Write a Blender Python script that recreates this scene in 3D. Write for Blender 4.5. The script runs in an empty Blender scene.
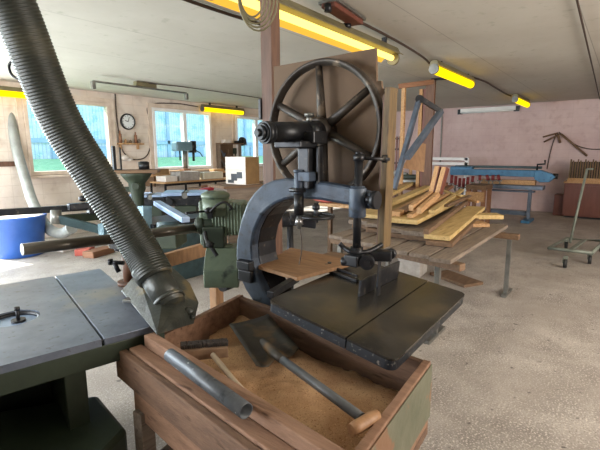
import bpy, bmesh, math, random
from mathutils import Vector, Matrix
random.seed(7)
S = bpy.context.scene
COL = S.collection
PI = math.pi

# ---------------- camera ----------------
CR = Vector((0.60361507, -0.79725769, -0.00538828))
CU = Vector((0.13722398, 0.09723197, 0.98575632))
CF = Vector((0.78537789, 0.59575677, -0.16809356))
C0 = Vector((0, 0, 1.6)); FPX = 427.65
cam = bpy.data.cameras.new('camera'); co = bpy.data.objects.new('camera', cam); COL.objects.link(co)
co.matrix_world = Matrix(((CR.x, CU.x, -CF.x, C0.x), (CR.y, CU.y, -CF.y, C0.y), (CR.z, CU.z, -CF.z, C0.z), (0, 0, 0, 1)))
cam.sensor_width = 36; cam.lens = FPX * 36 / 600; cam.clip_start = 0.05; cam.clip_end = 200
S.camera = co

# ---------------- view, sky, sun, daylight ----------------
S.view_settings.view_transform = 'Standard'; S.view_settings.look = 'None'
S.view_settings.gamma = 1; S.view_settings.use_curve_mapping = False
S.view_settings.exposure = 0.78
W = bpy.data.worlds.new('world'); S.world = W; W.use_nodes = True
W.node_tree.nodes['Background'].inputs[0].default_value = (0.58, 0.78, 1.0, 1)
W.node_tree.nodes['Background'].inputs[1].default_value = 1.5

def lamp_obj(name, kind, loc, target, energy, color, **kw):
    l = bpy.data.lights.new(name, kind); o = bpy.data.objects.new(name, l); COL.objects.link(o)
    o.location = loc; d = Vector(target) - Vector(loc)
    o.rotation_euler = d.to_track_quat('-Z', 'Y').to_euler()
    l.energy = energy; l.color = color
    for k, v in kw.items(): setattr(l, k, v)
    return o
lamp_obj('sun', 'SUN', (-2.6, 14, 7.1), (0.0, 7.2, 0), 12.0, (1.0, 0.93, 0.82), angle=0.01)
# added daylight fill lamps out of view, at the doorway and added wall openings
lamp_obj('doorway_fill', 'AREA', (0.3, 8.7, 1.25), (1.2, 0, 0.7), 260, (0.80, 0.90, 1.0), shape='RECTANGLE', size=3.6, size_y=2.3)
lamp_obj('side_fill', 'AREA', (-2.4, 4.6, 1.9), (6, 4.2, 1.0), 210, (0.90, 0.95, 1.0), shape='RECTANGLE', size=4.0, size_y=1.3)
lamp_obj('rear_fill', 'AREA', (3.6, -3.4, 1.9), (7, 4, 1.0), 190, (1.0, 0.90, 0.78), shape='RECTANGLE', size=5.0, size_y=1.2)

# ---------------- helpers ----------------
def ray(x, y): return CR * ((x - 300) / FPX) + CU * ((225 - y) / FPX) + CF
def PZ(x, y, z): d = ray(x, y); return C0 + d * ((z - 1.6) / d.z)
def PY(x, y, Y): d = ray(x, y); return C0 + d * (Y / d.y)
def PX(x, y, X): d = ray(x, y); return C0 + d * (X / d.x)
def PD(x, y, D): return C0 + ray(x, y) * D

def lin(h):
    h = h.lstrip('#'); o = []
    for i in (0, 2, 4):
        c = int(h[i:i + 2], 16) / 255; o.append(c / 12.92 if c <= .04045 else ((c + .055) / 1.055) ** 2.4)
    return (*o, 1)

def mat(name, c1, c2=None, rough=.6, metal=0.0, scale=8, stretch=(1, 1, 1), bump=0.0, bscale=None, spots=None, contrast=(.35, .65), detail=6, rotz=0, spec=.5):
    m = bpy.data.materials.new(name); m.use_nodes = True; n = m.node_tree.nodes; L = m.node_tree.links
    b = n['Principled BSDF']; b.inputs['Roughness'].default_value = rough; b.inputs['Metallic'].default_value = metal
    b.inputs['Specular IOR Level'].default_value = spec
    c1 = lin(c1); c2 = lin(c2) if c2 else tuple(min(1, v * 1.25) for v in c1[:3]) + (1,)
    tc = n.new('ShaderNodeTexCoord'); mp = n.new('ShaderNodeMapping'); mp.inputs['Scale'].default_value = stretch
    mp.inputs['Rotation'].default_value = (0, 0, rotz)
    L.new(tc.outputs['Object'], mp.inputs[0])
    t = n.new('ShaderNodeTexNoise'); t.inputs['Scale'].default_value = scale; t.inputs['Detail'].default_value = detail
    t.inputs['Roughness'].default_value = .65
    L.new(mp.outputs[0], t.inputs['Vector'])
    r = n.new('ShaderNodeValToRGB'); r.color_ramp.elements[0].position = contrast[0]; r.color_ramp.elements[1].position = contrast[1]
    r.color_ramp.elements[0].color = c1; r.color_ramp.elements[1].color = c2
    L.new(t.outputs['Fac'], r.inputs[0]); out = r.outputs[0]
    for (sc, col, lo, hi) in (spots or []):
        t2 = n.new('ShaderNodeTexNoise'); t2.inputs['Scale'].default_value = sc; t2.inputs['Detail'].default_value = 4
        L.new(mp.outputs[0], t2.inputs['Vector'])
        r2 = n.new('ShaderNodeValToRGB'); r2.color_ramp.elements[0].position = lo; r2.color_ramp.elements[1].position = hi
        L.new(t2.outputs['Fac'], r2.inputs[0])
        mx = n.new('ShaderNodeMix'); mx.data_type = 'RGBA'; mx.inputs['B'].default_value = lin(col)
        L.new(r2.outputs[0], mx.inputs['Factor']); L.new(out, mx.inputs['A']); out = mx.outputs['Result']
    L.new(out, b.inputs['Base Color'])
    if bump:
        bp = n.new('ShaderNodeBump'); bp.inputs['Strength'].default_value = bump; bp.inputs['Distance'].default_value = .01
        t3 = n.new('ShaderNodeTexNoise'); t3.inputs['Scale'].default_value = bscale or scale * 3; t3.inputs['Detail'].default_value = 5
        L.new(mp.outputs[0], t3.inputs['Vector']); L.new(t3.outputs['Fac'], bp.inputs['Height']); L.new(bp.outputs[0], b.inputs['Normal'])
    return m

def emit(name, col, s):
    m = bpy.data.materials.new(name); m.use_nodes = True; n = m.node_tree.nodes
    n.remove(n['Principled BSDF']); e = n.new('ShaderNodeEmission'); e.inputs[0].default_value = lin(col); e.inputs[1].default_value = s
    m.node_tree.links.new(e.outputs[0], n['Material Output'].inputs[0]); return m

def frame_of(axis):
    a = Vector(axis).normalized(); h = Vector((0, 0, 1)) if abs(a.z) < .9 else Vector((1, 0, 0))
    x = h.cross(a).normalized(); return x, a.cross(x), a

ROOTM = {}
ORD = 'first second third fourth fifth sixth seventh eighth ninth tenth eleventh twelfth thirteenth fourteenth fifteenth sixteenth seventeenth eighteenth nineteenth twentieth twenty-first twenty-second twenty-third twenty-fourth twenty-fifth twenty-sixth'.split()
class MB:
    def __init__(s): s.bm = bmesh.new()
    def face(s, vs, smooth=False):
        try: f = s.bm.faces.new(vs); f.smooth = smooth; return f
        except ValueError: return None
    def hexa(s, pts):          # 4 bottom ccw, 4 top ccw
        v = [s.bm.verts.new(p) for p in pts]
        for q in ((3, 2, 1, 0), (4, 5, 6, 7), (0, 1, 5, 4), (1, 2, 6, 5), (2, 3, 7, 6), (3, 0, 4, 7)): s.face([v[i] for i in q])
        return s
    def box(s, c, size, rz=0, M=None):
        R = (M or Matrix.Rotation(rz, 3, 'Z')); c = Vector(c); a, b, d = [q / 2 for q in size]
        return s.hexa([c + R @ Vector(p) for p in ((-a, -b, -d), (a, -b, -d), (a, b, -d), (-a, b, -d), (-a, -b, d), (a, -b, d), (a, b, d), (-a, b, d))])
    def bb(s, x0, x1, y0, y1, z0, z1): return s.box(((x0 + x1) / 2, (y0 + y1) / 2, (z0 + z1) / 2), (x1 - x0, y1 - y0, z1 - z0))
    def bar(s, p0, p1, w, h, up=(0, 0, 1)):      # rectangular bar from p0 to p1, w across, h along up
        p0, p1 = Vector(p0), Vector(p1); a = (p1 - p0).normalized(); up = Vector(up)
        if abs(a.dot(up)) > .98: up = Vector((1, 0, 0))
        x = a.cross(up).normalized(); y = x.cross(a)
        M = Matrix((x, a, y)).transposed()
        return s.box((p0 + p1) / 2, (w, (p1 - p0).length, h), M=M)
    def cyl(s, p0, p1, r0, r1=None, n=20, caps=True):
        r1 = r0 if r1 is None else r1; p0, p1 = Vector(p0), Vector(p1); x, y, a = frame_of(p1 - p0)
        A = []; B = []
        for i in range(n):
            t = 2 * PI * i / n; d = x * math.cos(t) + y * math.sin(t)
            A.append(s.bm.verts.new(p0 + d * r0)); B.append(s.bm.verts.new(p1 + d * r1))
        for i in range(n): j = (i + 1) % n; s.face([A[i], A[j], B[j], B[i]], True)
        if caps: s.face(A[::-1]); s.face(B)
        return s
    def tube(s, path, rad, n=12, caps=True):
        path = [Vector(p) for p in path]; rings = []; N = len(path)
        rs = rad if isinstance(rad, (list, tuple)) else [rad] * N
        x = None
        for k, p in enumerate(path):
            t = (path[min(k + 1, N - 1)] - path[max(k - 1, 0)]).normalized()
            if x is None: x = frame_of(t)[0]
            x = (x - t * x.dot(t)).normalized(); y = t.cross(x)
            rings.append([s.bm.verts.new(p + (x * math.cos(2 * PI * i / n) + y * math.sin(2 * PI * i / n)) * rs[k]) for i in range(n)])
        for a, b in zip(rings, rings[1:]):
            for i in range(n): j = (i + 1) % n; s.face([a[i], a[j], b[j], b[i]], True)
        if caps: s.face(rings[0][::-1]); s.face(rings[-1])
        return s
    def lathe(s, prof, o=(0, 0, 0), axis=(0, 0, 1), n=28, closed=False):     # prof: (r, h)
        o = Vector(o); x, y, a = frame_of(axis); rings = []
        for r, h in prof:
            rings.append([s.bm.verts.new(o + a * h + (x * math.cos(2 * PI * i / n) + y * math.sin(2 * PI * i / n)) * max(r, 1e-4)) for i in range(n)])
        pairs = list(zip(rings, rings[1:])) + ([(rings[-1], rings[0])] if closed else [])
        for p, q in pairs:
            for i in range(n): j = (i + 1) % n; s.face([p[i], p[j], q[j], q[i]], True)
        if not closed: s.face(rings[0][::-1]); s.face(rings[-1])
        return s
    def prism(s, poly, f0, f1):      # poly 2D pts; f0,f1 map 2D -> 3D (two sides)
        A = [s.bm.verts.new(f0(*p)) for p in poly]; B = [s.bm.verts.new(f1(*p)) for p in poly]; n = len(poly)
        s.face(A[::-1]); s.face(B)
        for i in range(n): j = (i + 1) % n; s.face([A[i], A[j], B[j], B[i]])
        return s
    def slab(s, poly, z0, z1): return s.prism(poly, lambda x, y: Vector((x, y, z0)), lambda x, y: Vector((x, y, z1)))
    def ball(s, c, r, sx=1, sy=1, sz=1, u=16, v=10):
        M = Matrix.Translation(c) @ Matrix.Diagonal((r * sx, r * sy, r * sz, 1))
        g = bmesh.ops.create_uvsphere(s.bm, u_segments=u, v_segments=v, radius=1, matrix=M)
        for ve in g['verts']:
            for f in ve.link_faces: f.smooth = True
        return s
    def hull(s, pts):
        vs = [s.bm.verts.new(p) for p in pts]; bmesh.ops.convex_hull(s.bm, input=vs); return s
    def jitter(s, a):
        for v in s.bm.verts: v.co += Vector((random.uniform(-a, a), random.uniform(-a, a), random.uniform(-a, a)))
        return s
    def build(s, name, m, parent=None, bevel=0, label=None, kind=None, world=True, cat=None, group=None, seg=2):
        bmesh.ops.recalc_face_normals(s.bm, faces=s.bm.faces[:])
        me = bpy.data.meshes.new(name)
        if parent is not None and world and parent.name in ROOTM:
            s.bm.transform(ROOTM[parent.name].inverted())
        loc = None
        if parent is None and kind is None and cat and world:      # origin at the base of the thing
            xs = [v.co.copy() for v in s.bm.verts]
            lo = [min(v[i] for v in xs) for i in range(3)]; hi = [max(v[i] for v in xs) for i in range(3)]
            loc = Vector(((lo[0] + hi[0]) / 2, (lo[1] + hi[1]) / 2, lo[2])); s.bm.transform(Matrix.Translation(-loc))
        s.bm.to_mesh(me); s.bm.free()
        o = bpy.data.objects.new(name, me); COL.objects.link(o); me.materials.append(m)
        if loc is not None: o.location = loc
        if parent is not None:
            o.parent = parent; ROOTM[o.name] = ROOTM.get(parent.name, Matrix.Identity(4))
        if bevel:
            b = o.modifiers.new('bevel', 'BEVEL'); b.width = bevel; b.segments = seg; b.limit_method = 'ANGLE'; b.angle_limit = .6
        if label: o['label'] = label
        if kind: o['kind'] = kind
        if cat: o['category'] = cat
        if group: o['group'] = group
        return o

def thing(name, label, cat, loc=(0, 0, 0), rz=0, group=None):
    o = bpy.data.objects.new(name, None); COL.objects.link(o); o.location = loc; o.rotation_euler = (0, 0, rz); o.empty_display_size = .1
    o['label'] = label; o['category'] = cat
    if group: o['group'] = group
    ROOTM[o.name] = Matrix.Translation(loc) @ Matrix.Rotation(rz, 4, 'Z')
    return o
def dup(root, loc, rz, label, group=None):
    kids = {}
    for o in COL.objects: kids.setdefault(o.parent, []).append(o)
    r = root.copy(); COL.objects.link(r); r.location = loc; r.rotation_euler = (0, 0, rz); r['label'] = label
    if group: r['group'] = group
    for ch in kids.get(root, []):
        c = ch.copy(); COL.objects.link(c); c.parent = r
        for g in kids.get(ch, []):
            d = g.copy(); COL.objects.link(d); d.parent = c
    return r
def bez(pts, n=8):      # Catmull-Rom through points
    P = [Vector(p) for p in pts]; out = []
    Q = [P[0] * 2 - P[1]] + P + [P[-1] * 2 - P[-2]]
    for i in range(1, len(Q) - 2):
        for k in range(n):
            t = k / n; a, b, c, d = Q[i - 1:i + 3]
            out.append(.5 * ((2 * b) + (c - a) * t + (2 * a - 5 * b + 4 * c - d) * t * t + (3 * b - a - 3 * c + d) * t ** 3))
    return out + [P[-1]]

# ---------------- materials ----------------
M = {}
M['floor'] = mat('dusty_concrete', '#857d76', '#b3aba3', .58, scale=3.0, bump=.35, bscale=90, spots=[(75, '#cfc6bb', .54, .62), (100, '#756b62', .57, .66), (1.1, '#968d84', .42, .75), (14, '#5f5853', .66, .72)])
M['wall_pink'] = mat('pink_block_wall', '#c2a8a6', '#d2bcb9', .9, scale=1.2, bump=.2, bscale=40, spots=[(6, '#b89c98', .55, .85)])
M['wall_cream'] = mat('cream_block_wall', '#d6c8ba', '#e6ddd2', .9, scale=1.0, bump=.25, bscale=30, spots=[(5, '#c4b4a6', .52, .75), (2, '#e0cdbc', .5, .7)])
M['ceiling'] = mat('ceiling_board', '#bbb5aa', '#c6c1b7', .85, scale=.7, spots=[(9, '#b0ad9f', .62, .75)])
M['white_trim'] = mat('white_trim', '#e6e4e2', '#f2f0ee', .5, scale=4)
M['win_wood'] = mat('window_wood', '#c9b6a4', '#ddcdbd', .6, scale=6)
M['iron_blue'] = mat('blue_grey_iron', '#232c39', '#374454', .5, .15, scale=7, bump=.15, bscale=60, spots=[(4, '#58606a', .56, .72), (22, '#20262e', .6, .68)])
M['iron_dark'] = mat('dark_iron', '#1b1c20', '#2e2e30', .38, .5, scale=9, bump=.1, spots=[(25, '#5a5348', .62, .72)])
M['wheel'] = mat('wheel_iron', '#2c2621', '#463d34', .5, .35, scale=9, spots=[(14, '#7a6a58', .6, .7)])
M['iron_black'] = mat('black_iron', '#131417', '#222326', .4, .3, scale=10)
M['table_iron'] = mat('saw_table_iron', '#33312e', '#4f4c47', .27, .6, scale=5, bump=.05, bscale=80, spots=[(5, '#6a5a40', .55, .85), (60, '#7a7468', .68, .74)])
M['table_edge'] = mat('worn_painted_edge', '#0e1115', '#1a2028', .5, .2, scale=20, spots=[(60, '#6e6a64', .60, .70)])
M['plywood'] = mat('old_plywood', '#584331', '#72593f', .75, scale=3, spots=[(3, '#5f4a38', .5, .75)])
M['plywood_light'] = mat('tan_board', '#7d5c3e', '#98724e', .7, scale=7, stretch=(5, 1, 1), spots=[(5, '#7d5c3c', .58, .7)])
M['post'] = mat('brown_post_wood', '#523726', '#6c4b38', .6, scale=6, stretch=(8, 8, .8))
M['guard'] = mat('olive_guard_wood', '#54401f', '#735a32', .6, scale=7, stretch=(8, 8, .8), spots=[(9, '#4a3416', .55, .68)])
M['green'] = mat('machine_green', '#55624f', '#66735f', .45, .1, scale=6, spots=[(12, '#2c352e', .6, .72)])
M['green_dark'] = mat('dark_machine_green', '#262f22', '#333d2e', .5, .1, scale=6)
M['teal'] = mat('teal_grey_steel', '#28393c', '#3a5054', .45, .2, scale=6)
M['lightblue'] = mat('light_blue_paint', '#57737f', '#6f8b96', .45, .1, scale=6)
M['cast_top'] = mat('cast_table_top', '#5f6775', '#7c8492', .36, .5, scale=4, spots=[(3, '#9a9080', .56, .75), (40, '#5a5f66', .62, .7)])
M['jointer_top'] = mat('planed_steel_top', '#7d94b4', '#9db1cc', .35, .3, scale=4)
M['steel'] = mat('bright_steel', '#9b9b9b', '#c2c2c0', .28, .85, scale=9)
M['dull_steel'] = mat('dull_steel', '#6a6a66', '#86857f', .4, .7, scale=9)
M['pipe'] = mat('grey_arm_tube', '#3f3a31', '#544d42', .32, .4, scale=12, stretch=(.4, 4, 4))
M['hose'] = mat('black_green_hose', '#1f2119', '#2c2e25', .45, .0, scale=10, spots=[(3, '#55513f', .55, .75)])
M['hood'] = mat('cast_hood', '#2c2e29', '#454741', .4, .2, scale=9, bump=.3, bscale=40, spots=[(8, '#6f6248', .56, .68)])
M['wood_box'] = mat('rough_pine', '#7b5b45', '#96735b', .8, scale=5, stretch=(6, .7, 6), bump=.4, bscale=40, rotz=-.1, spots=[(8, '#5c3f2e', .62, .72)])
M['wood_box2'] = mat('brown_weathered_board', '#5c4434', '#775a45', .8, scale=5, stretch=(6, .7, 6), bump=.4, bscale=40, spots=[(8, '#49311f', .6, .72)])
M['wood_green'] = mat('board_with_green_paint', '#5a5b47', '#6c6a56', .75, scale=5, bump=.3, bscale=30, spots=[(7, '#805f45', .54, .58)])
M['sawdust'] = mat('sawdust', '#b88e66', '#d2ac84', .97, scale=5, bump=.8, bscale=220, spots=[(3, '#a67c54', .5, .7), (170, '#8a5f38', .58, .66), (240, '#dab486', .6, .68)])
M['yellow_wood'] = mat('fresh_pine', '#b0935a', '#ccb07a', .65, scale=5, stretch=(.6, 7, 7), spots=[(8, '#8f7444', .6, .7)])
M['tan_wood'] = mat('tan_timber', '#a37a52', '#c09a6e', .7, scale=5, stretch=(.6, 7, 7), spots=[(8, '#7d5a3a', .6, .7)])
M['brown_wood'] = mat('brown_timber', '#5f4834', '#7b6048', .7, scale=5, stretch=(.6, 7, 7))
M['grey_wood'] = mat('grey_weathered_timber', '#6b5e53', '#877869', .8, scale=5, stretch=(.6, 7, 7), spots=[(9, '#5c4e44', .58, .7)])
M['red_wood'] = mat('reddish_timber', '#7c523a', '#946a4c', .65, scale=5, stretch=(.8, .8, 6))
M['cabinet'] = mat('brown_cabinet', '#5e3226', '#6e3e30', .5, scale=3, stretch=(4, 4, .7))
M['blue_plastic'] = mat('blue_plastic', '#2f5fb4', '#3b6cc2', .4, scale=3)
M['blue_paint'] = mat('blue_paint', '#2f6080', '#40769a', .45, .1, scale=5, spots=[(15, '#22506f', .6, .7)])
M['steel_blue'] = mat('blue_grey_steel', '#56606e', '#6d7886', .4, .4, scale=6)
M['duct'] = mat('grey_white_duct', '#868985', '#9c9e9a', .5, .1, scale=5)
M['pvc'] = mat('scuffed_grey_pipe', '#3c4044', '#565a5e', .45, .1, scale=9, spots=[(14, '#1f2123', .55, .62), (30, '#a8a8a4', .64, .68)])
M['shovel'] = mat('rusty_shovel_steel', '#35322d', '#4b463e', .5, .3, scale=8, spots=[(9, '#7c6242', .54, .74)])
M['handle_grey'] = mat('painted_grey_handle', '#4c4e50', '#626466', .4, .1, scale=9)
M['handle_wood'] = mat('worn_handle_wood', '#8a6444', '#a67e58', .55, scale=7, stretch=(4, 4, 4))
M['broom_wood'] = mat('pale_broom_wood', '#a8937a', '#c0ad94', .6, scale=7)
M['red'] = mat('red_plastic', '#a0182a', '#b8283a', .4, scale=5)
M['clamp_red'] = mat('dark_red_grip', '#5c1a1c', '#7a2426', .45, scale=8)
M['cloth_pink'] = mat('pale_red_cloth', '#b8584c', '#cc7264', .8, scale=8)
M['green_paint'] = mat('trolley_green', '#6a7066', '#80857a', .5, .2, scale=7)
M['white_card'] = mat('white_card', '#cfc6bc', '#ddd5cc', .8, scale=4)
M['brown_card'] = mat('brown_card', '#755a38', '#8c6d46', .8, scale=4)
M['cable'] = mat('brown_cable', '#33251c', '#46352a', .6, scale=9)
M['rubber'] = mat('black_rubber', '#141414', '#202020', .6, scale=9)
M['bristle'] = mat('dark_bristles', '#221a14', '#33281e', .9, scale=60)
M['plastic_cream'] = mat('cream_plastic', '#c4bda8', '#d2ccb8', .5, scale=5)
M['lamp_olive'] = mat('lamp_housing', '#6a6248', '#7c7456', .5, .2, scale=5)
M['tube_hot'] = emit('lit_tube', '#ffdc6a', 1.7)
M['tube_yel'] = emit('lit_yellow_tube', '#ffce08', 1.35)
M['tube_amb'] = emit('lit_lamp_diffuser', '#e6ac3c', .85)
M['tube_off'] = mat('unlit_white_tube', '#d8dcdc', '#e8ecec', .35, scale=3)
M['grass'] = mat('lawn', '#86b884', '#a8d49c', .9, scale=6, bump=.4)
M['outhouse'] = mat('pale_blue_cladding', '#c0d4de', '#dbe8ec', .5, scale=6, spots=[(3, '#a4d0cc', .5, .62), (14, '#eef6f6', .6, .64)])
M['outhouse_dark'] = mat('blue_cladding_trim', '#93b4cc', '#a6c2d6', .5, scale=3)  # darker blue than the cladding, for trim and windows
M['concrete_block'] = mat('pale_concrete_block', '#8f8983', '#aaa49d', .9, scale=8, bump=.3)
def glass():
    m = bpy.data.materials.new('window_glass'); m.use_nodes = True; n = m.node_tree.nodes; L = m.node_tree.links
    n.remove(n['Principled BSDF']); a = n.new('ShaderNodeBsdfTransparent'); a.inputs[0].default_value = (.9, .96, 1, 1)
    g = n.new('ShaderNodeBsdfGlossy'); g.inputs['Roughness'].default_value = .05; mx = n.new('ShaderNodeMixShader'); mx.inputs[0].default_value = .07
    L.new(a.outputs[0], mx.inputs[1]); L.new(g.outputs[0], mx.inputs[2]); L.new(mx.outputs[0], n['Material Output'].inputs[0]); return m
M['glass'] = glass()

def add_lines(m, axis, pitch, width, off, col, axis2=None, pitch2=0, strength=1):      # thin joints (board seams, mortar)
    n = m.node_tree.nodes; L = m.node_tree.links; b = n['Principled BSDF']
    src = b.inputs['Base Color'].links[0].from_socket
    tc = n.new('ShaderNodeTexCoord'); sp = n.new('ShaderNodeSeparateXYZ'); L.new(tc.outputs['Object'], sp.inputs[0])
    def line(ax, p, o):
        a = n.new('ShaderNodeMath'); a.operation = 'ADD'; a.inputs[1].default_value = 100 * p - o; L.new(sp.outputs[ax], a.inputs[0])
        d = n.new('ShaderNodeMath'); d.operation = 'MODULO'; d.inputs[1].default_value = p; L.new(a.outputs[0], d.inputs[0])
        c = n.new('ShaderNodeMath'); c.operation = 'LESS_THAN'; c.inputs[1].default_value = width; L.new(d.outputs[0], c.inputs[0]); return c.outputs[0]
    f = line(axis, pitch, off)
    if axis2 is not None:
        g = line(axis2, pitch2, 0); mxx = n.new('ShaderNodeMath'); mxx.operation = 'MAXIMUM'; L.new(f, mxx.inputs[0]); L.new(g, mxx.inputs[1]); f = mxx.outputs[0]
    k = n.new('ShaderNodeMath'); k.operation = 'MULTIPLY'; k.inputs[1].default_value = strength; L.new(f, k.inputs[0])
    mx = n.new('ShaderNodeMix'); mx.data_type = 'RGBA'; mx.inputs['B'].default_value = lin(col)
    L.new(k.outputs[0], mx.inputs['Factor']); L.new(src, mx.inputs['A']); L.new(mx.outputs['Result'], b.inputs['Base Color'])
add_lines(M['ceiling'], 1, 1.25, .009, .46, '#8a867b', strength=.7)
add_lines(M['wall_pink'], 2, .2, .008, .02, '#8f7874', axis2=1, pitch2=.6, strength=.18)
add_lines(M['wall_cream'], 2, .2, .01, .03, '#b09c8c', axis2=0, pitch2=.5, strength=.3)
add_lines(M['outhouse'], 0, .12, .02, 0, '#7fa6c8', strength=.7)

# ---------------- setting ----------------
X0, X1, Y0, Y1, H = -3.0, 12.92, -4.2, 8.75, 2.84
def st(name, mb, m, **k): return mb.build(name, m, kind='structure', **k)
st('floor', MB().bb(X0, X1, Y0, Y1, -.1, 0), M['floor'])
st('ceiling', MB().bb(X0, X1, Y0, Y1, H, H + .12), M['ceiling'])
st('wall_back', MB().bb(X1, X1 + .2, Y0, Y1 + .2, -.1, H), M['wall_pink'])
def holed(x0, x1, y0, y1, z0, z1, holes, ax):
    m = MB(); a0, a1 = (x0, x1) if ax == 'x' else (y0, y1); cur = a0
    def put(p, q, zz0, zz1):
        if ax == 'x': m.bb(p, q, y0, y1, zz0, zz1)
        else: m.bb(x0, x1, p, q, zz0, zz1)
    for h0, h1, hz0, hz1 in holes:
        put(cur, h0, z0, z1)
        if hz0 > z0: put(h0, h1, z0, hz0)
        if hz1 < z1: put(h0, h1, hz1, z1)
        cur = h1
    put(cur, a1, z0, z1); return m
WIN = [(3.30, 4.94, 1.20, 2.62), (5.94, 7.68, 1.20, 2.62), (8.56, 10.3, 1.20, 2.60)]
st('wall_left', holed(X0, X1, Y1, Y1 + .2, -.1, H, [(-1.6, 2.35, -.05, 2.25)] + WIN, 'x'), M['wall_cream'])
st('wall_front', holed(X0 - .2, X0, Y0, Y1 + .2, -.1, H, [(2.6, 6.6, 1.2, 2.5)], 'y'), M['wall_cream'])  # unseen wall; opening added to let in light
st('wall_right', holed(X0 - .2, X1 + .2, Y0 - .2, Y0, -.1, H, [(1.1, 6.1, 1.2, 2.5)], 'x'), M['wall_pink'])  # unseen wall too, its opening added for light from the rear
for i, (a, b, c, d) in enumerate(WIN):
    m = MB(); t = .07
    for q in ((a, b, c, c + t), (a, b, d - t, d), (a, a + t, c + t, d - t), (b - t, b, c + t, d - t)): m.bb(q[0], q[1], 8.69, 8.83, q[2], q[3])
    if i: m.bb((a + b) / 2 - .05 + (.04 if i == 1 else -.02), (a + b) / 2 + .05 + (.04 if i == 1 else -.02), 8.70, 8.82, c + t, d - t)
    w = m.build('window_%d' % (i + 1), M['win_wood'] if i == 0 else M['white_trim'], kind='structure', bevel=.006)
    MB().bb(a + t, b - t, 8.755, 8.762, c + t, d - t).build('pane', M['glass'], w)
    MB().bb(a - .06, b + .06, 8.60, 8.75, c - .05, c - .01).build('sill', M['win_wood'], w, bevel=.005)
    s = MB()
    for q in ((a - .1, a - .003, c - .02, d + .09), (b + .003, b + .1, c - .02, d + .09), (a - .003, b + .003, d + .003, d + .09)): s.bb(q[0], q[1], 8.705, 8.749, q[2], q[3])
    s.build('architrave', M['win_wood'], w, bevel=.005)
# outside
st('ground_outside', MB().bb(-12, 32, Y1 + .2, 40, -.25, -.12), M['grass'])
st('ground_bank', MB().prism([(9.1, -.12), (9.1, .7), (11.5, 1.15), (15.4, 1.42), (15.4, -.12)], lambda y, z: Vector((1.8, y, z)), lambda y, z: Vector((24, y, z))), M['grass'])
o = MB().bb(1.5, 30, 15.5, 16.0, -.12, 7.5)
oh = thing('exterior_building', 'pale blue clad building seen through the workshop windows', 'building', (14, 15.5, -.12))
o.build('wall', M['outhouse'], oh)
m = MB()
for k in range(12): m.bb(2.0 + k * 2.3, 2.12 + k * 2.3, 15.42, 15.5, -.12, 7.4)
m.bb(1.5, 30, 15.42, 15.5, 1.95, 2.1).bb(1.5, 30, 15.42, 15.5, .5, .62); m.build('trim', M['outhouse_dark'], oh)
m = MB()
for k in range(6): m.bb(2.4 + k * 4.6, 3.9 + k * 4.6, 15.43, 15.49, .75, 1.85)
m.build('window', M['outhouse_dark'], oh)

# ---------------- bandsaw (local x along the wheel plane, local y towards the viewer's side) ----------------
BL = (1.891, .947, 0); BR = math.radians(90)
bs = thing('bandsaw', 'large old cast iron bandsaw with spoked upper wheel and dark tilting table', 'bandsaw', BL, BR)
def V(u, o, z): return Vector((u, o, z))
def loc(*a, **k): k['world'] = False; return a, k
def part(name, mb, m, parent=bs, **k): return mb.build(name, m, parent, world=False, **k)
# C frame: outline in (u, z)
outer = [(.50, 0.02), (.50, .30), (.57, .50), (.645, .646), (.698, .725), (.775, .801), (.814, .861), (.838, .93), (.846, 1.003), (.836, 1.089), (.796, 1.217), (.74, 1.324), (.684, 1.383), (.631, 1.424), (.545, 1.454), (.449, 1.468), (.365, 1.463), (.212, 1.454), (.062, 1.437), (-.045, 1.415)]
inner = [(-.045, 1.345), (.126, 1.355), (.242, 1.365), (.397, 1.366), (.464, 1.353), (.533, 1.327), (.588, 1.294), (.640, 1.246), (.690, 1.165), (.712, 1.079), (.708, 1.0), (.68, .908), (.62, .82), (.545, .74), (.30, .68), (.05, .64), (-.1, .62), (-.1, .02)]
part('frame', MB().prism(outer + inner, lambda u, z: V(u, .16, z), lambda u, z: V(u, .10, z)), M['iron_blue'], bevel=.014)
o2 = [(u - .02, z) for u, z in outer[4:14]]; i2 = [(u + .004, z) for u, z in inner[5:14]]
part('frame_web', MB().prism(o2 + i2, lambda u, z: V(u, .099, z), lambda u, z: V(u, -.06, z)), M['iron_dark'], bevel=.008)
part('cast_boss', MB().hexa([V(.695, .16, .93), V(.81, .16, .93), V(.81, .16, .99), V(.695, .16, .99), V(.70, .20, .935), V(.80, .20, .935), V(.80, .20, .985), V(.70, .20, .985)]).bb(.70, .80, .16, .19, .86, .93), M['iron_black'], bevel=.006)
# wheel
wc = V(.338, 0, 1.714); R = .350
rimp = [(R, -.024), (R, .024), (R - .006, .028), (R - .020, .026), (R - .022, .008), (R - .032, .006), (R - .032, -.006), (R - .022, -.008), (R - .020, -.026), (R - .006, -.028)]
wh = part('wheel', MB().lathe(rimp, wc, (0, 1, 0), 80, closed=True), M['wheel'])
hub = MB().lathe([(.055, -.05), (.062, -.045), (.062, .05), (.05, .06)], wc, (0, 1, 0), 28)
hub.build('hub', M['wheel'], wh, world=False)
for k in range(6):
    a = math.radians(86 + 60 * k); d = Vector((math.cos(a), 0, math.sin(a))); s2 = Vector((-d.z, 0, d.x))
    MB().tube([wc + d * .04, wc + d * .16, wc + d * (R - .03)], [.026, .022, .019], 10).build('spoke', M['wheel'], wh, world=False)
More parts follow.
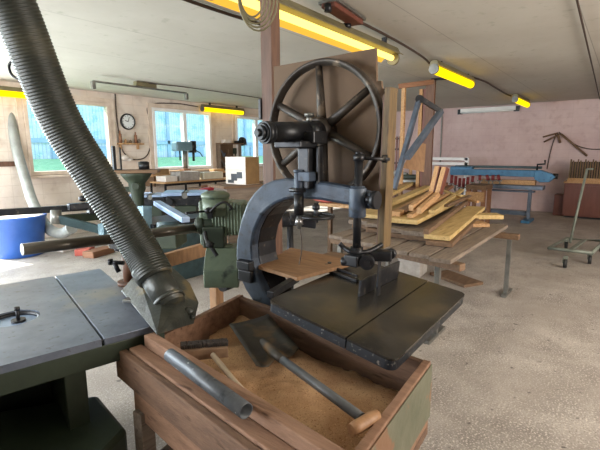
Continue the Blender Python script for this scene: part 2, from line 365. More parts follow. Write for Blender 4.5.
# axle housing and its carriage
ax0 = V(.33, .03, 1.706); axd = (V(.385, .45, 1.686) - ax0).normalized()
m = MB(); A0 = ax0
for (h0, h1, r0, r1) in ((0, .115, .054, .052), (.115, .34, .049, .047), (.34, .352, .047, .047), (.352, .385, .051, .051), (.385, .395, .044, .040), (.395, .412, .033, .031), (.412, .428, .018, .016)):
    m.cyl(A0 + axd * h0, A0 + axd * h1, r0, r1, n=32)
part('axle_housing', m, M['iron_black'])
part('carriage', MB().bb(.27, .43, .14, .28, 1.62, 1.652).bb(.25, .36, .08, .2, 1.64, 1.70), M['iron_dark'], bevel=.006)
part('slide_post', MB().bb(.283, .348, .13, .20, 1.42, 1.62).bb(.25, .268, .12, .16, 1.44, 1.63), M['iron_dark'], bevel=.005)
part('oil_cup', MB().cyl(V(.335, .12, 1.745), V(.335, .12, 1.775), .014).cyl(V(.335, .12, 1.775), V(.335, .12, 1.79), .024), M['dull_steel'])
ts = part('tension_screw', MB().cyl(V(.338, .205, 1.32), V(.338, .205, 1.50), .023).cyl(V(.338, .205, 1.50), V(.338, .205, 1.515), .026).bb(.26, .338, .17, .225, 1.46, 1.505), M['iron_blue'], bevel=.003)
MB().cyl(V(.338, .205, 1.405), V(.338, .205, 1.425), .034).cyl(V(.30, .225, 1.415), V(.375, .225, 1.415), .011).cyl(V(.338, .205, 1.29), V(.338, .205, 1.40), .025).build('lock_ring', M['iron_dark'], ts, world=False)
MB().cyl(V(.338, .205, 1.22), V(.338, .205, 1.29), .012).cyl(V(.338, .205, 1.24), V(.338, .205, 1.275), .022, .016).build('screw_end', M['steel'], ts, world=False)
MB().tube(bez([V(.335, .2, 1.22), V(.325, .2, 1.15), V(.33, .2, 1.08), V(.345, .2, 1.03)]), .0025, 6).build('hanging_wire', M['cable'], ts, world=False)
# upper blade guide
part('guide_clamp', MB().cyl(V(.026, .17, 1.302), V(.026, .17, 1.438), .040, n=28).cyl(V(.026, .17, 1.438), V(.026, .17, 1.446), .034).bb(-.02, .08, .07, .14, 1.34, 1.41), M['iron_blue'], bevel=.004)
gp = part('guide_post', MB().cyl(V(.026, .17, 1.13), V(.022, .17, 1.575), .019, n=20), M['iron_dark'])
MB().cyl(V(.022, .17, 1.56), V(.022, .17, 1.588), .026, n=8).cyl(V(.022, .17, 1.588), V(.022, .17, 1.6), .017).build('cap', M['iron_dark'], gp, world=False)
MB().cyl(V(.022, .17, 1.572), V(-.075, .06, 1.565), .008).cyl(V(-.06, .075, 1.55), V(-.06, .075, 1.585), .014, n=8).build('stay_rod', M['iron_dark'], gp, world=False)
MB().cyl(V(-.072, .16, 1.385), V(-.048, .16, 1.385), .042, n=12).cyl(V(-.05, .16, 1.385), V(.0, .16, 1.385), .017).build('lock_knob', M['iron_black'], gp, world=False)
bg = part('blade_guide', MB().tube(bez([V(.095, .21, 1.175), V(.075, .2, 1.155), V(.03, .2, 1.140), V(-.02, .14, 1.140), V(-.055, .07, 1.165)]), .011, 8).cyl(V(.026, .17, 1.16), V(.026, .17, 1.11), .030), M['iron_dark'])
MB().cyl(V(-.045, .20, 1.10), V(-.030, .165, 1.10), .034, n=28).cyl(V(-.05, .21, 1.10), V(-.045, .20, 1.10), .014).build('guide_roller', M['iron_dark'], bg, world=False)
MB().box(V(.03, .19, 1.10), (.075, .06, .055)).cyl(V(.085, .21, 1.09), V(.03, .19, 1.095), .022).box(V(-.05, .09, 1.115), (.12, .06, .05), rz=.5).cyl(V(-.09, .03, 1.12), V(-.09, .06, 1.12), .028, n=10).build('roller_bracket', M['iron_black'], bg, bevel=.008, world=False)
part('blade', MB().bb(-.012, -.009, -.015, .015, .80, 1.72), M['iron_dark'])
# wooden guards
part('blade_guard', MB().hexa([V(-.045, -.045, 1.135), V(-.012, -.045, 1.135), V(-.012, .035, 1.135), V(-.045, .035, 1.135), V(-.058, -.045, 1.89), V(-.030, -.045, 1.89), V(-.030, .035, 1.89), V(-.058, .035, 1.89)]), M['guard'], bevel=.002)
part('blade_guard_side', MB().hexa([V(-.011, -.09, 1.14), V(-.003, -.09, 1.14), V(-.003, .03, 1.14), V(-.011, .03, 1.14), V(-.029, -.09, 1.86), V(-.021, -.09, 1.86), V(-.021, .03, 1.86), V(-.029, .03, 1.86)]), M['post'], bevel=.002)
part('guard_board', MB().prism([(.725, 1.40), (.728, 2.085), (.078, 2.095), (.07, 1.94), (.045, 1.94), (.04, 1.905), (.02, 1.90), (.015, 1.87), (-.0, 1.86), (-.0, 1.40)], lambda u, z: V(u, -.075, z), lambda u, z: V(u, -.093, z)), M['plywood'])
# table (tilted): corners in the world
A_ = Vector((.93, .017, 0)).normalized(); B_ = Vector((-.07, -.675, -.07)).normalized(); N_ = A_.cross(-B_).normalized()
TL = Vector((1.43, 1.275, .92)); TW = .93; TB = .68
def TP(a, b, h=0): return TL + A_ * a + B_ * b + N_ * h
def rounded(a0, a1, b0, b1, r, corners):
    out = []
    for (cx, cy, t0, on) in ((a0, b0, 180, 0), (a1, b0, 270, 1), (a1, b1, 0, 2), (a0, b1, 90, 3)):
        sx = 1 if cx == a0 else -1; sy = 1 if cy == b0 else -1
        if on in corners:
            for k in range(6):
                t = math.radians(t0 + 18 * k); out.append((cx + sx * r + r * math.cos(t), cy + sy * r + r * math.sin(t)))
        else: out.append((cx, cy))
    return out
tb = part('table', MB(), M['table_iron']); bpy.data.objects.remove(tb)
poly = rounded(0, TW, 0, .455, .03, (0, 1))
tt = MB().prism(poly, lambda a, b: TP(a, b, 0), lambda a, b: TP(a, b, -.012)).build('table', M['table_iron'], bs)
MB().prism(rounded(.002, TW - .002, .002, .455, .03, (0, 1)), lambda a, b: TP(a, b, -.0125), lambda a, b: TP(a, b, -.052)).build('table_rim', M['table_edge'], tt)
poly = rounded(0, TW, .461, TB, .04, (2, 3))
t2 = MB().prism(poly, lambda a, b: TP(a, b, -.002), lambda a, b: TP(a, b, -.012)).build('table_extension', M['table_iron'], bs)
MB().prism(rounded(.002, TW - .002, .461, TB - .002, .04, (2, 3)), lambda a, b: TP(a, b, -.0125), lambda a, b: TP(a, b, -.052)).build('extension_rim', M['table_edge'], t2)
part('table_trunnion', MB().bb(-.15, .3, -.1, .1, .70, .80).bb(-.05, .2, -.2, .25, .76, .80), M['iron_dark'], bevel=.01)
# small blade screen on the table, and its foot rail
def TBX(p, q, h0, h1, th):      # upright plate standing on the table between two table points
    p = Vector(p); q = Vector(q); d = (q - p).normalized(); s_ = N_.cross(d).normalized() * th / 2
    return [p + N_ * h0 - s_, q + N_ * h0 - s_, q + N_ * h0 + s_, p + N_ * h0 + s_, p + N_ * h1 - s_, q + N_ * h1 - s_, q + N_ * h1 + s_, p + N_ * h1 + s_]
def tab(px, py):     # pixel on the tilted table plane
    d = ray(px, py); t = (TL - C0).dot(N_) / d.dot(N_); return C0 + d * t
sc_ = thing('blade_fence', 'short upright steel fence with slotted base bar on the bandsaw table', 'fence', tab(375, 290))
MB().hexa(TBX(tab(358.5, 297), tab(374, 289), .001, .085, .012)).build('near_plate', M['iron_dark'], sc_, bevel=.002)
MB().hexa(TBX(tab(376.5, 288), tab(397, 277.5), .001, .10, .012)).build('far_plate', M['iron_dark'], sc_, bevel=.002)
MB().hexa(TBX(tab(357.5, 282), tab(321, 269.5), .001, .016, .03)).hexa(TBX(tab(357, 280), tab(325, 268.5), .016, .03, .012)).cyl(tab(329, 268) + N_ * .016, tab(329, 268) + N_ * .036, .012, n=10).build('base_bar', M['iron_dark'], sc_, bevel=.002)
# angle bar at the left edge of the table
ab = MB().hexa(TBX(tab(270, 294), tab(297, 277.5), -.02, .012, .035))
ab.build('table_edge_bar', M['iron_dark'], bs, bevel=.003)
# tan board behind the table
bd = [PZ(*p, .935) for p in ((255, 268), (291, 250.5), (345, 262), (352, 266), (297, 281))]
MB().prism([(p.x, p.y) for p in bd], lambda x, y: Vector((x, y, .935)), lambda x, y: Vector((x, y, .955))).build('outfeed_board', M['plywood_light'], None, cat='board', label='tan plywood board lying behind the bandsaw table under the frame arch')
part('board_bracket', MB().bb(.42, .60, -.5, -.1, .89, .933), M['brown_wood'])

# post beside the wheel
p = PD(268.5, 100, 2.42)
po = thing('wooden_post', 'brown square timber post running from floor to ceiling behind the bandsaw', 'post', (2.041, 1.765, 0), BR)
MB().bb(-.045, .04, -.04, .04, 0, 2.838).build('shaft', M['post'], po, world=False, bevel=.003)
MB().bb(.04, .06, -.02, .05, 1.80, 1.92).build('cleat', M['iron_black'], po, world=False, bevel=.003)

# ---------------- saw table with extraction hood ----------------
tm = thing('spindle_moulder', 'green machine with grey cast table, round cutter opening and sliding side table', 'machine', (.7, 2.1, 0))
zt = .87
def tq(s, t): # s: 0 at the near right corner going left, t depth
    a = Vector((1.055, 1.540, zt)); e1 = Vector((-.974, .225, 0)); e2 = Vector((.255, .967, 0)); return a + e1 * s + e2 * t
def rect(s0, s1, t0, t1): return [(tq(s0, t0).x, tq(s0, t0).y), (tq(s1, t0).x, tq(s1, t0).y), (tq(s1, t1).x, tq(s1, t1).y), (tq(s0, t1).x, tq(s0, t1).y)]
# main table with round opening
cx, cy = PZ(13, 318, zt).x, PZ(13, 318, zt).y; rr = .105
m = MB(); ring = []; N = 48
for i in range(N):
    a = 2 * PI * i / N; ring.append(m.bm.verts.new((cx + rr * math.cos(a), cy + rr * math.sin(a), zt)))
outv = []
rc = rect(.265, 1.05, 0, 1.13)
cen = Vector((cx, cy))
def hit(d):
    best = None
    for k in range(4):
        p, q = Vector(rc[k]), Vector(rc[(k + 1) % 4]); e = q - p; den = d.x * e.y - d.y * e.x
        if abs(den) < 1e-9: continue
        w_ = p - cen; t = (w_.x * e.y - w_.y * e.x) / den; s_ = (w_.x * d.y - w_.y * d.x) / den
        if t > 0 and -1e-6 <= s_ <= 1 + 1e-6 and (best is None or t < best): best = t
    return cen + d * best
angs = [2 * PI * i / N for i in range(N)]
ov = [m.bm.verts.new((*hit(Vector((math.cos(a), math.sin(a)))), zt)) for a in angs]
for i in range(N): j = (i + 1) % N; m.face([ring[i], ring[j], ov[j], ov[i]])
for c_ in rc:       # fill the corner triangles
    a = math.atan2(c_[1] - cy, c_[0] - cx) % (2 * PI); i = int(a / (2 * PI) * N) % N; j = (i + 1) % N
    m.face([ov[i], ov[j], m.bm.verts.new((*c_, zt))])
ex = bmesh.ops.extrude_face_region(m.bm, geom=m.bm.faces[:]); 
for v in [g for g in ex['geom'] if isinstance(g, bmesh.types.BMVert)]: v.co.z -= .03
m.build('table_top', M['cast_top'], tm)
MB().slab(rect(0, .255, 0, 1.13), zt - .03, zt).build('sliding_table', M['cast_top'], tm, bevel=.003)
MB().slab(rect(.255, .265, 0.01, 1.12), zt - .02, zt - .012).build('table_gap', M['iron_black'], tm)
MB().lathe([(.104, -.03), (.104, -.006), (.094, -.006), (.094, -.03)], (cx, cy, zt), (0, 0, 1), 40, closed=True).build('opening_ring', M['iron_black'], tm)
MB().cyl((cx, cy, zt - .12), (cx, cy, zt - .022), .0935, n=40).build('cutter_well', M['jointer_top'], tm)
MB().cyl((cx + .02, cy, zt - .03), (cx + .02, cy, zt + .045), .008, n=10).cyl((cx + .02, cy, zt - .028), (cx + .02, cy, zt - .012), .03, n=12).cyl((cx + .02, cy, zt + .03), (cx + .02, cy, zt + .045), .012, n=8).build('spindle', M['iron_dark'], tm)
MB().slab(rect(.005, 1.045, .005, 1.12), zt - .115, zt - .0305).build('apron', M['green_dark'], tm, bevel=.004)
MB().slab(rect(.32, .40, .06, 1.0), .02, zt - .117).slab(rect(.9, 1.0, .06, 1.0), .02, zt - .117).slab(rect(.40, .9, .5, 1.0), .02, zt - .117).build('cabinet', M['green_dark'], tm, bevel=.006)
lc = [PZ(*p, .50) for p in ((98, 394), (127, 428), (60, 500), (-60, 470), (-60, 420))]
MB().slab([(p.x, p.y) for p in lc], .02, .50).build('motor_cover', M['green_dark'], tm, bevel=.02)
MB().box(PZ(132, 300, zt) + Vector((0, 0, .008)), (.09, .05, .016), rz=.5).build('hood_clamp_base', M['dull_steel'], tm, bevel=.003)

hd = thing('extraction_hood', 'grey cast dust hood with brown dusty top at the corner of the machine table', 'dust hood', (1.15, 1.75, zt))
lo_ = [PZ(121, 291, zt + .012), PZ(157, 335, zt + .004), PD(194, 324, 2.04), PD(199, 303, 2.14), PZ(170, 285, zt + .01)]
up_ = [PD(147, 316, 1.98), PD(178, 308, 2.0), PD(190, 283, 2.26), PD(168, 263, 2.40), PD(137, 272, 2.36)]
MB().hull(lo_ + up_).build('hood_body', M['hood'], hd, bevel=.004)
q0, q1 = PD(150, 270, 2.14), PD(164, 304, 2.02)
for (x, y, s) in ((180, 317, .024), (189, 311, .026), (184, 323, .017), (173, 322, .018), (192, 317, .016)):
    MB().ball(PD(x, y, 2.03), s, 1, 1, .8).build('rib_boss', M['hood'], hd)
MB().cyl(PD(151, 269, 2.11), PD(172, 306, 2.02), .074, .068, n=32).build('spigot', M['hood'], hd)
MB().lathe([(.068, 0), (.079, .0), (.077, .018), (.068, .022)], PD(170, 302, 2.03), PD(151, 269, 2.11) - PD(172, 306, 2.02), n=32, closed=True).build('spigot_collar', M['hood'], hd)
# hose: corrugated along a gentle curve
pth = [PD(-62, -135, 1.5), PD(-22, -60, 1.62), PD(11, 0, 1.75), PD(57, 113, 1.93), PD(96, 178, 2.03), PD(121, 217, 2.08), PD(141, 250, 2.12), PD(155, 276, 2.09)]
cur = bez(pth, 60); seg = [0]
for a, b in zip(cur, cur[1:]): seg.append(seg[-1] + (b - a).length)
tot = seg[-1]; n_ = int(tot / .0034); pass; pp = []; rad = []; k = 0
for i in range(n_ + 1):
    s_ = tot * i / n_
    while k < len(seg) - 2 and seg[k + 1] < s_: k += 1
    f = (s_ - seg[k]) / max(1e-9, seg[k + 1] - seg[k]); P = cur[k].lerp(cur[k + 1], f)
    if P.z > H - .01: continue
    pp.append(P); rad.append(.0885 + (.0022, .0, -.0022, .0)[i % 4])
hs = thing('extraction_hose', 'thick black ribbed flexible hose slanting down to the dust hood', 'hose', PD(150, 280, 2.08))
MB().tube(pp, rad, 36).build('ribbed_sleeve', M['hose'], hs)
tape = bez([PD(150, 267, 2.11), PD(153, 273, 2.10), PD(156, 279, 2.09)], 3)
MB().tube(tape, [.092] * 5 + [.089, .082], 36).build('clamp_band', M['hood'], hs)
MB().tube(bez([PD(13, 60, 1.9), PD(9, 66, 1.92), PD(12, 75, 1.93), PD(20, 79, 1.92), PD(30, 76, 1.9)]), .006, 8).build('hose_hook', M['rubber'], hs)

# ---------------- power feeder ----------------
pf = thing('power_feeder', 'green electric power feed unit with finned motor on a long grey tube arm', 'power feeder', PZ(130, 301, zt))
MB().cyl(PD(22, 249.5, 2.05), PD(108, 239.5, 2.36), .029, n=28).cyl(PD(146, 234.2, 2.55), PD(200, 227.5, 2.85), .029, n=28).cyl(PD(108, 239.5, 2.36), PD(146, 234.2, 2.55), .0288, n=28).build('arm_tube', M['pipe'], pf)
c0 = PZ(129, 284, zt); c0 = Vector((c0.x, c0.y, zt))
MB().cyl(c0, c0 + Vector((0, 0, .19)), .028, n=20).cyl(c0, c0 + Vector((0, 0, .02)), .06, n=20).build('column', M['post'], pf)
c1 = PD(122, 238, 2.42)
MB().cyl(c1 + Vector((0, 0, -.07)), c1 + Vector((0, 0, .05)), .045, n=20).box(c1 + Vector((0, 0, -.01)), (.12, .09, .09), rz=.1).build('clamp', M['iron_dark'], pf, bevel=.006)
MB().cyl(PD(109, 262, 2.25), PD(124, 263, 2.25), .011, n=10).cyl(PD(109, 262, 2.25), PD(112, 262, 2.25), .018, n=6).cyl(PD(114, 263, 2.24), PD(119, 272, 2.24), .012, n=8).build('clamp_bolt', M['iron_black'], pf)
mc = PD(227, 219, 2.86); e_r = Vector((.60, -.80, 0)); e_f = Vector((.8, .6, 0))
MR = Matrix((e_r, e_f, Vector((0, 0, 1)))).transposed()
MB().box(PD(211, 222, 2.88), (.13, .14, .30), M=MR).cyl(PD(222, 244, 2.88), PD(222, 252, 2.88), .08, n=20).build('gear_housing', M['green'], pf, bevel=.015)
mcen = PD(230, 217, 2.90)
mo = MB().box(mcen, (.235, .21, .22), M=MR).build('motor', M['green'], pf, bevel=.03, seg=3)
for k in range(10):
    a = mcen + e_r * (-.095 + .0205 * k)
    MB().box(a, (.009, .222, .228 - .006 * abs(k - 4.5)), M=MR).build('cooling_fin', M['green'], mo, bevel=.003)
MB().box(mcen + e_r * .122 - Vector((0, 0, .005)), (.02, .17, .21), M=MR).build('end_shield', M['green'], mo, bevel=.008)
tc_ = PD(215.5, 200, 2.82)
MB().cyl(tc_ + Vector((0, 0, -.10)), tc_ + Vector((0, 0, .015)), .088, n=28).lathe([(.088, .015), (.094, .02), (.092, .042), (.06, .058), (.01, .062)], tc_, n=28).build('fan_cover', M['green'], pf)
MB().cyl(PD(196, 226, 2.84), PD(214, 224, 2.84), .05, n=20).cyl(PD(198, 226, 2.84), PD(205, 225, 2.84), .062, n=12).box(PD(215, 236, 2.84), (.14, .12, .14), M=MR).build('swivel_joint', M['green_dark'], pf, bevel=.008)
MB().cyl(PD(186, 213, 2.6), PD(208, 211, 2.75), .007, n=8).ball(PD(208, 211, 2.72), .022).box(PD(210, 213, 2.72), (.03, .03, .07), M=MR).build('lever', M['iron_black'], pf)
MB().tube(bez([PD(210, 212, 2.7), PD(216, 206, 2.68), PD(224, 202, 2.68), PD(231, 207, 2.7), PD(230, 210, 2.76)]), .008, 8).build('cable', M['rubber'], pf)
MB().tube(bez([PD(205, 232, 2.7), PD(207, 241, 2.68), PD(212, 248, 2.66), PD(217, 256, 2.66)]), .013, 8).cyl(PD(207, 243, 2.66), PD(213, 246, 2.66), .02).build('lower_cable', M['rubber'], pf)
fb = [PD(203.5, 291, 2.78), PD(238, 291, 2.78), PD(240, 289, 3.0), PD(206, 289, 3.0)]
zb0 = .75
def flo(px, py, D, z): q = PD(px, py, D); q = Vector((q.x, q.y, z)); return q
hb = [flo(204, 290, 2.72, zb0), flo(239, 290, 2.72, zb0), flo(241, 289, 2.98, zb0), flo(207, 289, 2.98, zb0)]
hm = [Vector((v.x, v.y, .865)) for v in hb]
ht = [flo(206, 245, 2.78, .985), flo(236, 245, 2.78, .985), flo(238, 245, 2.95, .985), flo(209, 245, 2.95, .985)]
MB().hexa(hb + hm).build('roller_box', M['green'], pf, bevel=.008)
MB().hexa(hm + ht).build('sloped_cover', M['green'], pf, bevel=.004)
MB().cyl(flo(222, 290, 2.82, .745), flo(232, 290, 2.9, .745), .05, n=20).build('feed_roller', M['rubber'], pf)

# ---------------- sawdust box ----------------
zr = .78
P_fl = PZ(136, 336, zr); P_far = Vector((1.70, 1.74, zr)); P_rt = PZ(431, 361, zr)
P_fl = Vector((P_fl.x, P_fl.y, zr))
e_y = (P_rt - P_far).normalized(); e_x = (P_far - P_fl).normalized()
wb = thing('sawdust_box', 'open wooden box on legs under the bandsaw table, full of sawdust', 'wooden box', (1.2, 1.0, 0))
BXL = (P_rt - P_far).length
P_nr = P_fl + e_y * 1.30
# far rail (along X), back-right long rail, near-left long wall, right end wall
def wallb(a, b, z0, z1, th, side): # board standing from a to b
    d = (b - a).normalized(); s_ = Vector((-d.y, d.x, 0)) * th * side
    a0, b0 = a.copy(), b.copy(); 
    q = [a0, b0, b0 + s_, a0 + s_]
    return MB().hexa([Vector((v.x, v.y, z0)) for v in q] + [Vector((v.x, v.y, z1)) for v in q])
P_nl = PZ(300, 462, zr); P_e = PZ(355, 462, zr)
wallb(PZ(141, 343, zr) , P_far, .52, zr, .03, -1).build('far_board', M['wood_box'], wb, bevel=.003)
wallb(P_far, P_rt, .48, zr - .005, .03, -1).build('back_board', M['wood_box2'], wb, bevel=.003)
# near-left side: thick rail flush with the box, second lower plank outside
d1 = (PZ(300, 455, zr) - P_fl).normalized(); side = Vector((-d1.y, d1.x, 0))
L1 = 1.25; zn = .852
n0 = PZ(137, 337, zn); n1_ = PZ(303, 448, zn); d1 = (n1_ - n0).normalized(); side = Vector((-d1.y, d1.x, 0))
a = Vector((n0.x, n0.y, 0)) + side * .028
wallb(a, a + d1 * L1, .665, zn, .045, 1).build('near_rail', M['wood_box'], wb, bevel=.004)
wallb(a - side * .002 - d1 * .02, a + d1 * L1 - side * .002, .665, zn - .045, .055, -1).build('outer_plank', M['wood_box'], wb, bevel=.004)
wallb(a - side * .058 - d1 * .09, a - side * .058 + d1 * L1, .665, zn - .055, .03, -1).build('side_board', M['wood_box2'], wb, bevel=.004)
wallb(a - side * .03 - d1 * .0, a - side * .03 + d1 * L1, .52, .66, .03, -1).build('lower_board', M['wood_box'], wb, bevel=.004)
P_fl = a + side * .04; P_fl.z = zr; e_x = (P_far - P_fl).normalized()
# right end board
e0 = P_rt; e1 = PZ(366, 450, zr); de = (e1 - e0).normalized()
e0 = Vector((e0.x, e0.y, 0)); 
wallb(e0, e0 + de * .95, .50, zr, .03, -1).build('end_board', M['wood_box'], wb, bevel=.003)
wallb(e0 + Vector((.004, -.001, 0)), e0 + Vector((.004, -.001, 0)) + de * .95, .54, zr - .012, .005, 1).build('end_cladding', M['wood_green'], wb, bevel=.003)
fl_ = [P_fl + e_x * .0, P_far, P_rt, e0 + de * .9]
bt = [(v.x, v.y) for v in fl_]
MB().slab(bt, .46, .50).build('bottom_board', M['wood_box2'], wb)
lg = [PZ(133, 398, .5), Vector((1.64, 1.66, 0)), Vector((1.42, .62, 0)), Vector((.62, .66, 0))]
for i, q in enumerate(lg):
    if i == 0: q = P_fl + d1 * .06 - side * .09
    MB().bb(q.x - .03, q.x + .03, q.y - .03, q.y + .03, 0, .56).build('leg', M['grey_wood'], wb, bevel=.003)
q = P_fl + d1 * .06 - side * .09
MB().bar((q.x, q.y + .03, .25), (1.62, 1.66, .25), .03, .06).build('stretcher', M['brown_wood'], wb)
# sawdust heap
m = MB(); g = []; n1, n2 = 46, 60
cA, cB, cC, cD = P_fl + side * .01 + e_x * .02, P_far - e_x * .0, P_rt, e0 + de * .85
cA = Vector((cA.x, cA.y, 0)); cB = Vector((cB.x - .02, cB.y - .03, 0)); cC = Vector((cC.x - .03, cC.y + .02, 0)); cD = PZ(368, 462, .7)
cD = Vector((cD.x, cD.y, 0))
cD = e0 + de * .80 + Vector((-.01, .03, 0)); cD.z = 0
from mathutils import noise
for i in range(n1 + 1):
    row = []
    for j in range(n2 + 1):
        s_, t_ = i / n1, j / n2
        p = (cA.lerp(cB, s_)).lerp(cD.lerp(cC, s_), t_)
        z = .655 + .045 * math.sin(s_ * PI) * math.sin(t_ * PI) + .035 * noise.noise(p * 5) + .012 * noise.noise(p * 22) + .006 * noise.noise(p * 60)
        z += .05 * math.exp(-((s_ - .05) ** 2) / .02) - .05 * math.exp(-((s_ - 1) ** 2) / .02) * (t_ > .2)
        row.append(m.bm.verts.new((p.x, p.y, z)))
    g.append(row)
for i in range(n1):
    for j in range(n2): m.face([g[i][j], g[i + 1][j], g[i + 1][j + 1], g[i][j + 1]], True)
bv = []
ex = bmesh.ops.extrude_face_region(m.bm, geom=m.bm.faces[:])
for v in [q for q in ex['geom'] if isinstance(q, bmesh.types.BMVert)]: v.co.z = .503
sd = m.build('sawdust', M['sawdust'], kind='stuff'); sd['label'] = 'brown sawdust heaped in the wooden box'; sd['category'] = 'sawdust'

# shovel
sh = thing('shovel', 'dark steel shovel with grey shaft and wooden T grip lying in the sawdust', 'shovel', PZ(300, 380, .68))
c = [PZ(229, 323, .76), PZ(268, 313, .76), PZ(299, 351, .73), PZ(257, 369, .73)]
m = MB(); G = []
for i in range(9):
    row = []
    for j in range(9):
        s_, t_ = i / 8, j / 8; p = c[0].lerp(c[1], s_).lerp(c[3].lerp(c[2], s_), t_)
        z = .028 * (abs(2 * s_ - 1) ** 3) * (.3 + .7 * t_) - .012
        if t_ > .8 and abs(2 * s_ - 1) < .4: z += .02
        row.append(m.bm.verts.new(p + Vector((0, 0, z))))
    G.append(row)
for i in range(8):
    for j in range(8): m.face([G[i][j], G[i + 1][j], G[i + 1][j + 1], G[i][j + 1]], True)
bo = m.build('scoop', M['shovel'], sh); so = bo.modifiers.new('solid', 'SOLIDIFY'); so.thickness = .004
sA, sB, sC = PZ(262, 341, .765), PZ(276, 355, .77), PZ(362, 418, .775)
MB().tube([sA, sA.lerp(sB, .5), sB, sB.lerp(sC, .1)], [.012, .022, .019, .017], 12).build('socket', M['shovel'], sh)
MB().cyl(sB, sC, .0165, n=16).build('shaft', M['handle_grey'], sh)
MB().tube([PZ(351, 430, .78), PZ(357, 427, .78), PZ(372, 418, .78), PZ(377, 415, .78)], [.018, .021, .021, .018], 14).build('grip', M['handle_wood'], sh)
# brush
br = thing('hand_broom', 'dark bristled broom head with thin pale wooden handle in the sawdust', 'broom', PZ(205, 350, .70))
hA, hB = PZ(181, 353, .80), PZ(228, 349, .80)
MB().bar(hA, hB, .065, .045).build('head', M['brown_wood'], br, bevel=.004)
m = MB(); dd = (hB - hA)
for i in range(22):
    for j in range(3):
        p = hA + dd * ((i + .5) / 22) + Vector((.6, .8, 0)) * (.014 * (j - 1)) + Vector((0, 0, .0225))
        m.cyl(p, p + Vector((random.uniform(-.004, .004), random.uniform(-.004, .004), .018)), .005, .006, n=5)
m.build('bristles', M['bristle'], br)
MB().tube([PZ(213, 355, .80), PZ(235, 382, .81), PZ(273, 423, .79)], [.011, .010, .009], 10).build('handle', M['broom_wood'], br)
# grey pipe on the rail
pa, pb = PZ(170, 355, .872), PZ(246, 411, .872)
pg = thing('grey_pipe', 'scuffed grey plastic pipe lying on the near rail of the sawdust box', 'pipe', pa)
m = MB(); ra = .024
aa, bb_ = pa, pb; dirp = (bb_ - aa).normalized()
x_, y_, _ = frame_of(dirp)
m.lathe([(ra, 0), (ra, (bb_ - aa).length), (ra - .004, (bb_ - aa).length), (ra - .004, 0)], aa, dirp, 30, closed=True)
m.build('tube', M['pvc'], pg)

# ---------------- left background ----------------
tub = thing('blue_tub', 'large round blue plastic tub on the floor at the left edge', 'tub', (2.62, 7.62, 0))
MB().lathe([(.30, 0), (.33, .01), (.40, .60), (.42, .61), (.42, .64), (.395, .64), (.38, .60), (.32, .03), (.01, .03)], (2.62, 7.62, 0), n=48).build('tub_body', M['blue_plastic'], tub)
MB().cyl((2.62, 7.62, .60), (2.62, 7.62, .625), .38, n=40).build('contents', M['white_card'], tub)

pts = [PD(-2, 60, 7.6), PD(5, 90, 7.6), PD(10, 115, 7.6), PD(17, 150, 7.6), PD(25, 178, 7.55), PD(32, 200, 7.4), PD(42, 220, 7.2), PD(52, 231, 7.0), PD(63, 233, 6.8), PD(72, 228, 6.6)]
MB().tube(bez(pts, 8), .085, 20).build('duct_pipe', M['duct'], cat='duct', label='pale grey extraction duct curving down behind the blue tub')

rt = thing('wall_rail', 'reddish wooden rail fixed on the left wall beside the first window', 'rail', (2.9, 8.74, 1.4))
MB().bb(1.2 + 1.2, 3.24, 8.715, 8.749, 1.375, 1.465).build('rail_board', M['post'], rt)

# sliding-table saw with outrigger, behind the hose
ps = thing('panel_saw', 'green and grey panel saw with long dark crosscut fence and swing arm', 'panel saw', (3.3, 5.2, 0))
MB().bar(PD(-30, 214.5, 4.9), PD(97, 206.5, 5.6), .07, .08).build('crosscut_fence', M['iron_dark'], ps, bevel=.005)
MB().cyl(PD(83, 205, 5.45), PD(83, 203, 5.45), .03, n=10).ball(PD(83, 198.5, 5.45), .055, 1, 1, .75).build('fence_knob', M['iron_black'], ps)
MB().box(PD(80, 206, 5.4), (.28, .1, .08), rz=-.1).box(PD(91, 208, 5.5), (.08, .1, .14), rz=-.1).build('fence_stop', M['iron_dark'], ps, bevel=.01)
MB().cyl(PD(56, 224, 5.1), PD(56, 210, 5.1), .06, n=14).build('pivot', M['dull_steel'], ps)
MB().bar(PD(55, 220, 5.1), PD(118, 214, 6.0), .09, .10).build('outrigger', M['green_dark'], ps, bevel=.006)
MB().bar(PD(58, 219, 5.1), PD(106, 231, 5.3), .07, .10).build('swing_arm', M['teal'], ps, bevel=.006)
MB().box(PD(104, 229, 5.25), (.1, .1, .14), rz=.2).build('arm_joint', M['lightblue'], ps, bevel=.01)
sb = PD(170, 240, 5.6)
MB().bb(2.9, 3.75, 4.35, 4.8, 0, .72).build('cabinet', M['teal'], ps, bevel=.015)
MB().bb(2.86, 3.85, 4.3, 4.85, .73, .78).build('saw_table', M['iron_dark'], ps, bevel=.006)
MB().bar(PD(157, 203, 5.2), PD(186, 220, 4.4), .09, .06).build('sliding_bar', M['jointer_top'], ps, bevel=.01)
MB().bar(PD(145, 232, 5.0), PD(144, 206, 5.0), .14, .12, up=(1, 0, 0)).build('post_cover', M['lightblue'], ps, bevel=.01)
MB().cyl(PD(168, 222, 4.7), PD(168, 240, 4.7), .12, n=20).cyl(PD(155, 240, 4.6), PD(180, 242, 4.5), .07, n=14).build('motor', M['teal'], ps, bevel=.005)
MB().box(PD(170, 236, 4.5), (.35, .25, .2), rz=.6).build('lower_bracket', M['green_dark'], ps, bevel=.01)

